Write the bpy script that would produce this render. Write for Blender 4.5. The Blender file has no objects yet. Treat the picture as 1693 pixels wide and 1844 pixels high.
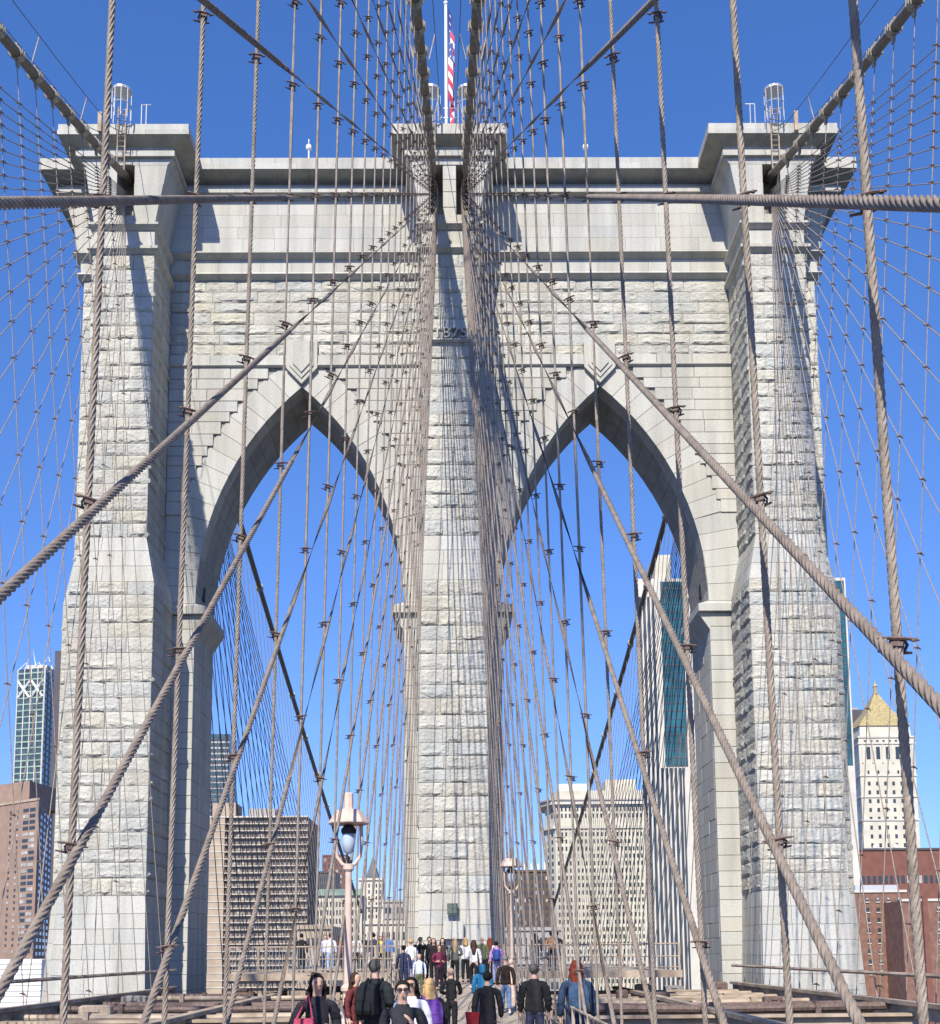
import bpy, bmesh, math, random
import numpy as np
from mathutils import Vector, Matrix
R = math.radians
random.seed(7)
SC = bpy.context.scene
COL = SC.collection

# ------------------------------------------------------------------ camera
FPX, PXC, PYC = 2200.0, 846.5, 1413.0            # focal length / principal point measured on the 1693 x 1844 photograph
TH, PSI, PHI = math.atan(299 / 2200.0), 0.0107, R(-0.5)
CAM = Vector((0.17, 0.0, 2.0))
fw = Vector((math.sin(PSI) * math.cos(TH), math.cos(PSI) * math.cos(TH), math.sin(TH)))
r0 = Vector((math.cos(PSI), -math.sin(PSI), 0)); u0 = r0.cross(fw)
rt = r0 * math.cos(PHI) + u0 * math.sin(PHI); up = u0 * math.cos(PHI) - r0 * math.sin(PHI)
cd = bpy.data.cameras.new('camera'); cam = bpy.data.objects.new('camera', cd); COL.objects.link(cam)
cd.sensor_fit = 'HORIZONTAL'; cd.sensor_width = 36.0; cd.lens = 36.0 * FPX / 1693.0
cd.shift_y = (PYC - 922.0) / 1693.0
cd.clip_start = 0.05; cd.clip_end = 30000
cam.matrix_world = Matrix(((rt.x, up.x, -fw.x, CAM.x), (rt.y, up.y, -fw.y, CAM.y), (rt.z, up.z, -fw.z, CAM.z), (0, 0, 0, 1)))
SC.camera = cam

def at(px, py, Y):                                # where the sight line of a photo pixel meets the plane y = Y
    d = fw + rt * ((px - PXC) / FPX) - up * ((py - PYC) / FPX)
    return CAM + d * (Y / d.y)

# ------------------------------------------------------------------ sky, sun, exposure
SUN_EL, SUN_AZ = R(42), R(193)
w = bpy.data.worlds.new('World'); SC.world = w; w.use_nodes = True
nt = w.node_tree; bg = nt.nodes['Background']
sky = nt.nodes.new('ShaderNodeTexSky'); sky.sky_type = 'NISHITA'; sky.sun_disc = False
sky.sun_elevation = SUN_EL; sky.sun_rotation = SUN_AZ; sky.altitude = 0; sky.air_density = 1.0; sky.dust_density = 0.15; sky.ozone_density = 4.0
tc = nt.nodes.new('ShaderNodeTexCoord'); sx_ = nt.nodes.new('ShaderNodeSeparateXYZ'); cx_ = nt.nodes.new('ShaderNodeCombineXYZ')
mz = nt.nodes.new('ShaderNodeMath'); mz.operation = 'MULTIPLY_ADD'; mz.inputs[1].default_value = 0.85; mz.inputs[2].default_value = 0.13     # clear, dry spring air: no white band over the horizon
nt.links.new(tc.outputs['Generated'], sx_.inputs[0]); nt.links.new(sx_.outputs[0], cx_.inputs[0]); nt.links.new(sx_.outputs[1], cx_.inputs[1])
nt.links.new(sx_.outputs[2], mz.inputs[0]); nt.links.new(mz.outputs[0], cx_.inputs[2]); nt.links.new(cx_.outputs[0], sky.inputs[0])
hs = nt.nodes.new('ShaderNodeHueSaturation'); hs.inputs['Saturation'].default_value = 1.22; hs.inputs['Value'].default_value = 1.08
tn = nt.nodes.new('ShaderNodeMix'); tn.data_type = 'RGBA'; tn.blend_type = 'MULTIPLY'; tn.inputs[0].default_value = 1.0; tn.inputs[7].default_value = (1.16, .93, 1.10, 1)
nt.links.new(sky.outputs[0], hs.inputs['Color']); nt.links.new(hs.outputs[0], tn.inputs[6]); nt.links.new(tn.outputs[2], bg.inputs[0]); bg.inputs[1].default_value = 0.138
sl = bpy.data.lights.new('sun', 'SUN'); sun = bpy.data.objects.new('sun', sl); COL.objects.link(sun)
sl.energy = 5.0; sl.angle = R(0.5); sl.color = (1.0, 0.93, 0.79)
sd = Vector((math.sin(SUN_AZ) * math.cos(SUN_EL), math.cos(SUN_AZ) * math.cos(SUN_EL), math.sin(SUN_EL)))
sun.rotation_euler = sd.to_track_quat('Z', 'Y').to_euler(); sun.location = (-40, -60, 90)
vs = SC.view_settings; vs.view_transform = 'Standard'; vs.look = 'None'; vs.exposure = 0.5; vs.gamma = 1.0
SC.cycles.max_bounces = 6; SC.cycles.diffuse_bounces = 2

# ------------------------------------------------------------------ materials
def mat(name, col, rough=0.8, var=0.0, scale=6.0, bump=0.0, bscale=20.0, metal=0.0, col2=None, detail=6.0, spec=0.3):
    m = bpy.data.materials.new(name); m.use_nodes = True; t = m.node_tree; b = t.nodes['Principled BSDF']
    b.inputs['Base Color'].default_value = (*col, 1); b.inputs['Roughness'].default_value = rough
    b.inputs['Metallic'].default_value = metal; b.inputs['Specular IOR Level'].default_value = spec
    geo = t.nodes.new('ShaderNodeNewGeometry')
    if var or col2:
        n = t.nodes.new('ShaderNodeTexNoise'); n.inputs['Scale'].default_value = scale; n.inputs['Detail'].default_value = detail
        t.links.new(geo.outputs['Position'], n.inputs['Vector'])
        rp = t.nodes.new('ShaderNodeValToRGB'); a = col; c = col2 or tuple(min(1, k * (1 + var)) for k in col)
        if not col2: a = tuple(k * (1 - var) for k in col)
        rp.color_ramp.elements[0].position = 0.35; rp.color_ramp.elements[0].color = (*a, 1)
        rp.color_ramp.elements[1].position = 0.65; rp.color_ramp.elements[1].color = (*c, 1)
        t.links.new(n.outputs[0], rp.inputs[0]); t.links.new(rp.outputs[0], b.inputs['Base Color'])
    if bump:
        n2 = t.nodes.new('ShaderNodeTexNoise'); n2.inputs['Scale'].default_value = bscale; n2.inputs['Detail'].default_value = 5
        t.links.new(geo.outputs['Position'], n2.inputs['Vector'])
        bp = t.nodes.new('ShaderNodeBump'); bp.inputs['Strength'].default_value = bump; bp.inputs['Distance'].default_value = 0.05
        t.links.new(n2.outputs[0], bp.inputs['Height']); t.links.new(bp.outputs[0], b.inputs['Normal'])
    return m

def stone_mat(name, cols, bump, bdist, bscale):
    m = bpy.data.materials.new(name); m.use_nodes = True; t = m.node_tree; b = t.nodes['Principled BSDF']; L = t.links.new
    b.inputs['Roughness'].default_value = 0.92; b.inputs['Specular IOR Level'].default_value = 0.2
    geo = t.nodes.new('ShaderNodeNewGeometry'); oi = t.nodes.new('ShaderNodeObjectInfo'); av = t.nodes.new('ShaderNodeAttribute'); av.attribute_name = 'rnd'
    s = t.nodes.new('ShaderNodeMath'); s.operation = 'ADD'; L(oi.outputs['Random'], s.inputs[0]); L(av.outputs['Fac'], s.inputs[1])
    fr = t.nodes.new('ShaderNodeMath'); fr.operation = 'FRACT'; L(s.outputs[0], fr.inputs[0])
    rp = t.nodes.new('ShaderNodeValToRGB'); rp.color_ramp.interpolation = 'CONSTANT'
    el = rp.color_ramp.elements; el[0].color = (*cols[0], 1); el[0].position = 0
    el[1].position = 1.0 / len(cols); el[1].color = (*cols[1], 1)
    for i in range(2, len(cols)):
        e = el.new(i / len(cols)); e.color = (*cols[i], 1)
    L(fr.outputs[0], rp.inputs[0])
    # speckle of the granite, broad weather stains and thin vertical rain streaks
    n1 = t.nodes.new('ShaderNodeTexNoise'); n1.inputs['Scale'].default_value = 14; n1.inputs['Detail'].default_value = 9; n1.inputs['Roughness'].default_value = 0.75
    L(geo.outputs['Position'], n1.inputs['Vector'])
    mp = t.nodes.new('ShaderNodeMapping'); mp.inputs['Scale'].default_value = (1.6, 1.6, 0.13); L(geo.outputs['Position'], mp.inputs['Vector'])
    n2 = t.nodes.new('ShaderNodeTexNoise'); n2.inputs['Scale'].default_value = 1.0; n2.inputs['Detail'].default_value = 7; L(mp.outputs[0], n2.inputs['Vector'])
    r1 = t.nodes.new('ShaderNodeMapRange'); r1.inputs[1].default_value = 0.3; r1.inputs[2].default_value = 0.7; r1.inputs[3].default_value = 0.74; r1.inputs[4].default_value = 1.14; L(n1.outputs[0], r1.inputs[0])
    r2 = t.nodes.new('ShaderNodeMapRange'); r2.inputs[1].default_value = 0.36; r2.inputs[2].default_value = 0.58; r2.inputs[3].default_value = 0.86; r2.inputs[4].default_value = 1.05; L(n2.outputs[0], r2.inputs[0])
    mu = t.nodes.new('ShaderNodeMath'); mu.operation = 'MULTIPLY'; L(r1.outputs[0], mu.inputs[0]); L(r2.outputs[0], mu.inputs[1])
    mx = t.nodes.new('ShaderNodeMix'); mx.data_type = 'RGBA'; mx.blend_type = 'MULTIPLY'; mx.inputs[0].default_value = 1
    L(rp.outputs[0], mx.inputs[6]); L(mu.outputs[0], mx.inputs[7]); L(mx.outputs[2], b.inputs['Base Color'])
    n3 = t.nodes.new('ShaderNodeTexNoise'); n3.inputs['Scale'].default_value = bscale; n3.inputs['Detail'].default_value = 8; n3.inputs['Roughness'].default_value = 0.6
    L(geo.outputs['Position'], n3.inputs['Vector'])
    bp = t.nodes.new('ShaderNodeBump'); bp.inputs['Strength'].default_value = bump; bp.inputs['Distance'].default_value = bdist
    L(n3.outputs[0], bp.inputs['Height']); L(bp.outputs[0], b.inputs['Normal'])
    return m

GR = [(0.454, 0.439, 0.383), (0.436, 0.427, 0.380), (0.479, 0.464, 0.406), (0.417, 0.418, 0.383), (0.454, 0.430, 0.360), (0.467, 0.454, 0.401), (0.429, 0.433, 0.401), (0.448, 0.424, 0.366), (0.491, 0.478, 0.424), (0.423, 0.415, 0.372)]
M_ROCK = stone_mat('rock_faced_granite', GR, 0.95, 0.10, 6.0)
M_SMOOTH = stone_mat('dressed_granite', [(.44, .43, .385), (.455, .45, .41), (.42, .42, .39), (.44, .425, .375), (.465, .455, .415), (.42, .41, .365)], 0.4, 0.03, 14)
M_DARK_GRANITE = stone_mat('darker_granite', [(.33, .32, .28), (.36, .35, .31), (.31, .305, .28)], 0.3, 0.02, 12)  # darker granite tones for arch soffits and the bands under bars and cornices
M_MORTAR = mat('lime_mortar', (.28, .27, .24), 0.95, 0.2, 3)
M_ROPE = mat('rope_wire', (.25, .208, .170), 0.6, 0.22, 9, 0.2, 60)
M_STAY = mat('stay_wire', (.205, .168, .138), 0.6, 0.22, 9, 0.2, 60)
M_ROPE_FAR = mat('far_rope_wire', (.16, .14, .125), 0.7, 0.2, 3)
M_CLAMP = mat('clamp_iron', (.13, .09, .075), 0.65, 0.3, 12)
M_CABLE = mat('cable_wrap_paint', (.20, .165, .125), 0.7, 0.15, 4, 0.2, 12)
M_BAND = mat('cable_band_paint', (.36, .32, .26), 0.6, 0.2, 6)
M_BUFF = mat('buff_steel_paint', (.25, .19, .14), 0.7, 0.2, 1.4, 0.3, 8, col2=(.45, .36, .27))
M_LAMP = mat('lamp_pink_paint', (.58, .43, .35), 0.55, 0.1, 5)
M_GREYBOX = mat('grey_box_paint', (.20, .19, .18), .7, .2, 3)
M_GALV = mat('galvanised_steel', (.5, .51, .52), 0.45, 0.1, 10, metal=0.3)
M_DARK = mat('near_black', (.03, .027, .025), 0.8)
M_BRONZE = mat('bronze_plaque', (.10, .13, .11), 0.5, 0.3, 12, metal=0.3)
M_WHITE = mat('white_paint', (.78, .78, .76), 0.5)
M_GLASSBULB = mat('opal_glass', (.40, .46, .52), 0.15)

# ------------------------------------------------------------------ mesh helpers
class MB:
    def __init__(s): s.v = []; s.f = []; s.m = []; s.smooth = False
    def add(s, vs, fs, mi=0):
        o = len(s.v); s.v += [tuple(v) for v in vs]; s.f += [tuple(o + i for i in f) for f in fs]; s.m += [mi] * len(fs); return s
    def hexa(s, b, t, mi=0):          # 4 bottom corners, 4 top corners (counter-clockwise from above)
        return s.add(list(b) + list(t), [(3, 2, 1, 0), (4, 5, 6, 7), (0, 1, 5, 4), (1, 2, 6, 5), (2, 3, 7, 6), (3, 0, 4, 7)], mi)
    def box(s, x0, x1, y0, y1, z0, z1, mi=0):
        return s.hexa([(x0, y0, z0), (x1, y0, z0), (x1, y1, z0), (x0, y1, z0)], [(x0, y0, z1), (x1, y0, z1), (x1, y1, z1), (x0, y1, z1)], mi)
    def loft(s, lv, mi=0):            # rectangles (z, x0, x1, y0, y1) stacked upwards
        n = len(lv); vs = []
        for z, x0, x1, y0, y1 in lv: vs += [(x0, y0, z), (x1, y0, z), (x1, y1, z), (x0, y1, z)]
        fs = [(3, 2, 1, 0), tuple(4 * (n - 1) + i for i in range(4))]
        for k in range(n - 1):
            a = 4 * k
            for i in range(4): j = (i + 1) % 4; fs.append((a + i, a + j, a + 4 + j, a + 4 + i))
        return s.add(vs, fs, mi)
    def tube(s, pts, r, n=8, mi=0, cap=True):
        pts = [Vector(p) for p in pts]; m = len(pts); rs = r if isinstance(r, (list, tuple)) else [r] * m
        vs = []
        for i, p in enumerate(pts):
            d = (pts[min(i + 1, m - 1)] - pts[max(i - 1, 0)]).normalized()
            a = d.cross(Vector((0, 0, 1)) if abs(d.z) < .95 else Vector((0, 1, 0))).normalized(); b = d.cross(a)
            for k in range(n): q = 2 * math.pi * k / n; vs.append(p + (a * math.cos(q) + b * math.sin(q)) * rs[i])
        fs = [(i * n + k, i * n + (k + 1) % n, (i + 1) * n + (k + 1) % n, (i + 1) * n + k) for i in range(m - 1) for k in range(n)]
        if cap: fs += [tuple(range(n - 1, -1, -1)), tuple((m - 1) * n + k for k in range(n))]
        return s.add(vs, fs, mi)
    def lathe(s, prof, n=12, c=(0, 0, 0), mi=0):
        vs = [(c[0] + r * math.cos(2 * math.pi * k / n), c[1] + r * math.sin(2 * math.pi * k / n), c[2] + z) for r, z in prof for k in range(n)]
        m = len(prof)
        fs = [(i * n + k, i * n + (k + 1) % n, (i + 1) * n + (k + 1) % n, (i + 1) * n + k) for i in range(m - 1) for k in range(n)]
        fs += [tuple(range(n - 1, -1, -1)), tuple((m - 1) * n + k for k in range(n))]
        return s.add(vs, fs, mi)
    def poly(s, pts, y0, y1, mi=0):   # polygon (x, z) counter-clockwise seen from the camera, extruded from y0 back to y1
        n = len(pts); vs = [(x, y0, z) for x, z in pts] + [(x, y1, z) for x, z in pts]
        fs = [tuple(range(n)), tuple(range(2 * n - 1, n - 1, -1))] + [(i, n + i, n + (i + 1) % n, (i + 1) % n) for i in range(n)]
        return s.add(vs, fs, mi)
    def ball(s, c, r, nu=10, nv=7, mi=0):
        r = r if isinstance(r, (list, tuple)) else (r, r, r)
        vs = [(c[0], c[1], c[2] - r[2])]
        for j in range(1, nv):
            a = -math.pi / 2 + math.pi * j / nv
            vs += [(c[0] + r[0] * math.cos(a) * math.cos(2 * math.pi * i / nu), c[1] + r[1] * math.cos(a) * math.sin(2 * math.pi * i / nu), c[2] + r[2] * math.sin(a)) for i in range(nu)]
        vs.append((c[0], c[1], c[2] + r[2])); T = len(vs) - 1
        fs = [(0, 1 + (i + 1) % nu, 1 + i) for i in range(nu)]
        for j in range(nv - 2):
            for i in range(nu): a = 1 + j * nu; fs.append((a + i, a + (i + 1) % nu, a + nu + (i + 1) % nu, a + nu + i))
        a = 1 + (nv - 2) * nu; fs += [(a + i, a + (i + 1) % nu, T) for i in range(nu)]
        return s.add(vs, fs, mi)
    def mesh(s, name, mats, origin=(0, 0, 0), smooth=None):
        me = bpy.data.meshes.new(name); o = origin
        me.from_pydata([(v[0] - o[0], v[1] - o[1], v[2] - o[2]) for v in s.v], [], s.f)
        for m_ in (mats if isinstance(mats, (list, tuple)) else [mats]): me.materials.append(m_)
        me.polygons.foreach_set('material_index', s.m)
        if smooth if smooth is not None else s.smooth: me.polygons.foreach_set('use_smooth', [True] * len(me.polygons))
        me.update(); return me

WM = {}
def link(o, parent=None, M=None):
    COL.objects.link(o); M = M or Matrix.Identity(4)
    if parent:
        o.parent = parent; o.matrix_parent_inverse = WM[parent.name].inverted()
    o.matrix_basis = M; WM[o.name] = M; return o
def tag(o, label=None, cat=None, group=None, kind=None):
    if label: o['label'] = label
    if cat: o['category'] = cat
    if group: o['group'] = group
    if kind: o['kind'] = kind
    return o
def thing(name, loc, label, cat, group=None, rz=0.0, sc=1.0):
    o = bpy.data.objects.new(name, None); o.empty_display_size = 0.3
    link(o, None, Matrix.Translation(Vector(loc)) @ Matrix.Rotation(rz, 4, 'Z') @ Matrix.Scale(sc, 4)); return tag(o, label, cat, group)
def put(name, me, M, parent=None): return link(bpy.data.objects.new(name, me), parent, M)
def part(name, mb, mats, parent=None, smooth=None):
    a = np.array(mb.v); o = ((a[:, 0].min() + a[:, 0].max()) / 2, (a[:, 1].min() + a[:, 1].max()) / 2, a[:, 2].min())
    return put(name, mb.mesh(name, mats, o, smooth), Matrix.Translation(o), parent)
def T(x, y, z): return Matrix.Translation((x, y, z))

# ================================================================== setting: ground, river, decks
g = MB(); g.box(-6000, 6000, 150, 12000, -39.2, -38); tag(part('ground', g, mat('city_ground', (.16, .15, .14), .9, .3, .02)), kind='structure')
g = MB(); g.box(-6000, 6000, -2000, 150, -41, -40); tag(part('river', g, mat('river_water', (.03, .05, .06), .15, .3, .05, .4, .3)), kind='structure')
M_PLANK = mat('grey_timber_planks', (.40, .34, .27), .85, .25, 3.0)
def plank_nodes():
    t = M_PLANK.node_tree; b = t.nodes['Principled BSDF']; geo = t.nodes['Geometry']
    br = t.nodes.new('ShaderNodeTexBrick'); mp = t.nodes.new('ShaderNodeMapping'); mp.inputs['Scale'].default_value = (1, 1, 1)
    t.links.new(geo.outputs['Position'], mp.inputs['Vector']); t.links.new(mp.outputs[0], br.inputs['Vector'])
    br.inputs['Scale'].default_value = 1.0; br.inputs['Brick Width'].default_value = 2.6; br.inputs['Row Height'].default_value = 0.16; br.inputs['Mortar Size'].default_value = 0.012
    br.inputs['Color1'].default_value = (.42, .36, .29, 1); br.inputs['Color2'].default_value = (.33, .28, .22, 1); br.inputs['Mortar'].default_value = (.06, .05, .04, 1)
    t.links.new(br.outputs[0], b.inputs['Base Color'])
plank_nodes()
def deck_z(Y): return 0.0 if Y < 36 else (0.8 * (Y - 36) / 8 if Y < 44 else (0.8 if Y < 50 else (0.8 + 0.3 * min(1, (Y - 50) / 2))))
d = MB()
prof = [(-12, 0), (36, 0), (44, .8), (50, .8), (52, 1.1)]
for (ya, za), (yb, zb) in zip(prof, prof[1:]):
    d.hexa([(-1.9, ya, za - .25), (1.9, ya, za - .25), (1.9, yb, zb - .25), (-1.9, yb, zb - .25)], [(-1.9, ya, za), (1.9, ya, za), (1.9, yb, zb), (-1.9, yb, zb)])
d.box(-9.5, 9.5, 52, 58.4, .85, 1.1)
for sx in (-1, 1): d.box(min(sx * 2.75, sx * 9.5), max(sx * 2.75, sx * 9.5), 58.4, 74, .85, 1.1)
d.box(-9.5, 9.5, 74, 80, .85, 1.1); d.box(-2.4, 2.4, 80, 420, .2, .45)
tag(part('promenade', d, M_PLANK), kind='structure')
M_ASPH = mat('roadway_asphalt', (.06, .06, .062), .9, .25, 1.5)
for sx in (-1, 1):
    d = MB(); d.box(min(sx * 3.0, sx * 12.8), max(sx * 3.0, sx * 12.8), -12, 420, -6.2, -5.6)
    tag(part('roadway', d, M_ASPH), kind='structure')

# ================================================================== the stone tower
YW, YB, YBACK = 64.0, 60.2, 69.0
tower = thing('bridge_tower', (0, 64, -8), 'massive pale granite bridge tower with two pointed arches and heavy cornice', 'bridge tower')
# ---- rock-faced stone shapes shared by the blocks
def rock_mesh(seed):
    rg = np.random.RandomState(seed)
    xs = np.array([0, .03, .15, .27, .39, .51, .63, .75, .86, .97, 1.0]); zs = np.array([0, .06, .22, .42, .64, .84, .95, 1.0])
    V = []; F = []; nxx, nzz = len(xs), len(zs)
    amp = rg.choice([.25, .5, .75, 1.0, 1.35]); lip0, lip1 = sorted(rg.randint(1, nxx - 1, 2)); lip = rg.rand() < .55
    low = rg.normal(0, 1, (4, 3))
    for j, z in enumerate(zs):
        for i, x in enumerate(xs):
            inner = 0 < i < nxx - 1 and 0 < j < nzz - 1; y = dx = dz = 0.0
            if inner:
                edge = i in (1, nxx - 2) or j in (1, nzz - 2)
                u_, v_ = x * 2.999, z * 1.999; i0, j0 = int(u_), int(v_); fu, fv = u_ - i0, v_ - j0
                lf = (low[i0, j0] * (1 - fu) + low[min(3, i0 + 1), j0] * fu) * (1 - fv) + (low[i0, j0 + 1] * (1 - fu) + low[min(3, i0 + 1), j0 + 1] * fu) * fv
                y = -max(0, (.035 + .02 * lf + .03 * (1 - z) + rg.normal(0, .012)) * amp)
                if edge: y *= .35
                if lip and lip0 <= i <= lip1 and j in (1, 2): y -= rg.uniform(.03, .085)
                if not edge: dx = rg.uniform(-.03, .03); dz = rg.uniform(-.05, .05)
                elif j == 1: dz = rg.uniform(-.02, .07)
            V.append((x + dx, y, z + dz))
    for j in range(nzz - 1):
        for i in range(nxx - 1):
            a = j * nxx + i
            if rg.rand() < .5: F += [(a, a + 1, a + nxx + 1), (a, a + nxx + 1, a + nxx)]
            else: F += [(a, a + 1, a + nxx), (a + 1, a + nxx + 1, a + nxx)]
    o = len(V); V += [(0, .2, 0), (1, .2, 0), (1, .2, 1), (0, .2, 1)]
    lo = list(range(nxx)); hi = [(nzz - 1) * nxx + i for i in range(nxx)]; le = [j * nxx for j in range(nzz)]; ri = [j * nxx + nxx - 1 for j in range(nzz)]
    F += [tuple(lo[::-1] + [o, o + 1]), tuple(hi + [o + 2, o + 3]), tuple(le + [o + 3, o]), tuple(ri[::-1] + [o + 1, o + 2])]
    me = bpy.data.meshes.new('rock_faced_stone'); me.from_pydata(V, [], F); me.materials.append(M_ROCK); me.update(); return me
ROCKS = [rock_mesh(s) for s in range(32)]
ROCK_REC = []            # (visible size, mesh, matrix)
def rock(x, y, z, w_, h_, face='f', vis=1.0):
    g_ = .022
    if face == 'f': M = T(x + g_ / 2, y, z + g_ / 2) @ Matrix.Diagonal((w_ - g_, 1, h_ - g_, 1))
    elif face == '+x': M = T(x, y + g_ / 2, z + g_ / 2) @ Matrix.Rotation(R(90), 4, 'Z') @ Matrix.Diagonal((w_ - g_, 1, h_ - g_, 1))
    else: M = T(x, y + w_ - g_ / 2, z + g_ / 2) @ Matrix.Rotation(R(-90), 4, 'Z') @ Matrix.Diagonal((w_ - g_, 1, h_ - g_, 1))
    ROCK_REC.append((w_ * h_ * vis, random.choice(ROCKS), M))
SM_REC = []              # dressed stones: (visible size, MB, material)
def dressed(mb, vis=1.0, m_=None, size=None):
    a = np.array(mb.v); e = a.max(0) - a.min(0)
    SM_REC.append(((size or e[0] * e[2]) * vis, mb, m_ or M_SMOOTH))
def sbox(x0, x1, y0, y1, z0, z1, vis=1.0, m_=None, g_=.018):
    b = MB(); c = .02; xa, xb, za, zb = x0 + g_ / 2, x1 - g_ / 2, z0 + g_ / 2, z1 - g_ / 2
    yj = y0 + random.uniform(-.012, .012)
    v = [(xa, yj + c, za), (xb, yj + c, za), (xb, yj + c, zb), (xa, yj + c, zb), (xa + c, yj, za + c), (xb - c, yj, za + c), (xb - c, yj, zb - c), (xa + c, yj, zb - c), (xa, y1, za), (xb, y1, za), (xb, y1, zb), (xa, y1, zb)]
    b.add(v, [(4, 5, 6, 7), (0, 1, 5, 4), (1, 2, 6, 5), (2, 3, 7, 6), (3, 0, 4, 7), (1, 0, 8, 9), (2, 1, 9, 10), (3, 2, 10, 11), (0, 3, 11, 8), (11, 10, 9, 8)])
    dressed(b, vis, m_); return b
def sxbox(xf, sgn, y0, y1, z0, z1, vis=.2, m_=None, th=.2, g_=.018):    # dressed stone on a face that looks along sgn * x
    b = MB(); xa, xb = (xf - th, xf) if sgn > 0 else (xf, xf + th); j = random.uniform(-.01, .01)
    b.box(xa + j, xb + j, y0 + g_ / 2, y1 - g_ / 2, z0 + g_ / 2, z1 - g_ / 2); dressed(b, vis, m_, (y1 - y0) * (z1 - z0))
def splits(x0, x1, target, jit=.25, off=0):
    n = max(1, round((x1 - x0) / target)); 
    cs = [x0] + [x0 + (x1 - x0) * (k + (off if n > 1 else 0) * .5 + random.uniform(-jit, jit) * .5) / n for k in range(1, n)] + [x1]
    cs = [c for i, c in enumerate(cs) if i in (0, len(cs) - 1) or x0 + .35 < c < x1 - .35]
    return list(zip(cs, cs[1:]))
def courses(z0, z1, h):
    n = max(1, round((z1 - z0) / h)); hs = np.array([random.uniform(.86, 1.14) for _ in range(n)]); hs *= (z1 - z0) / hs.sum()
    zs = [z0 + hs[:k].sum() for k in range(n + 1)]; return list(zip(zs, zs[1:]))

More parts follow.
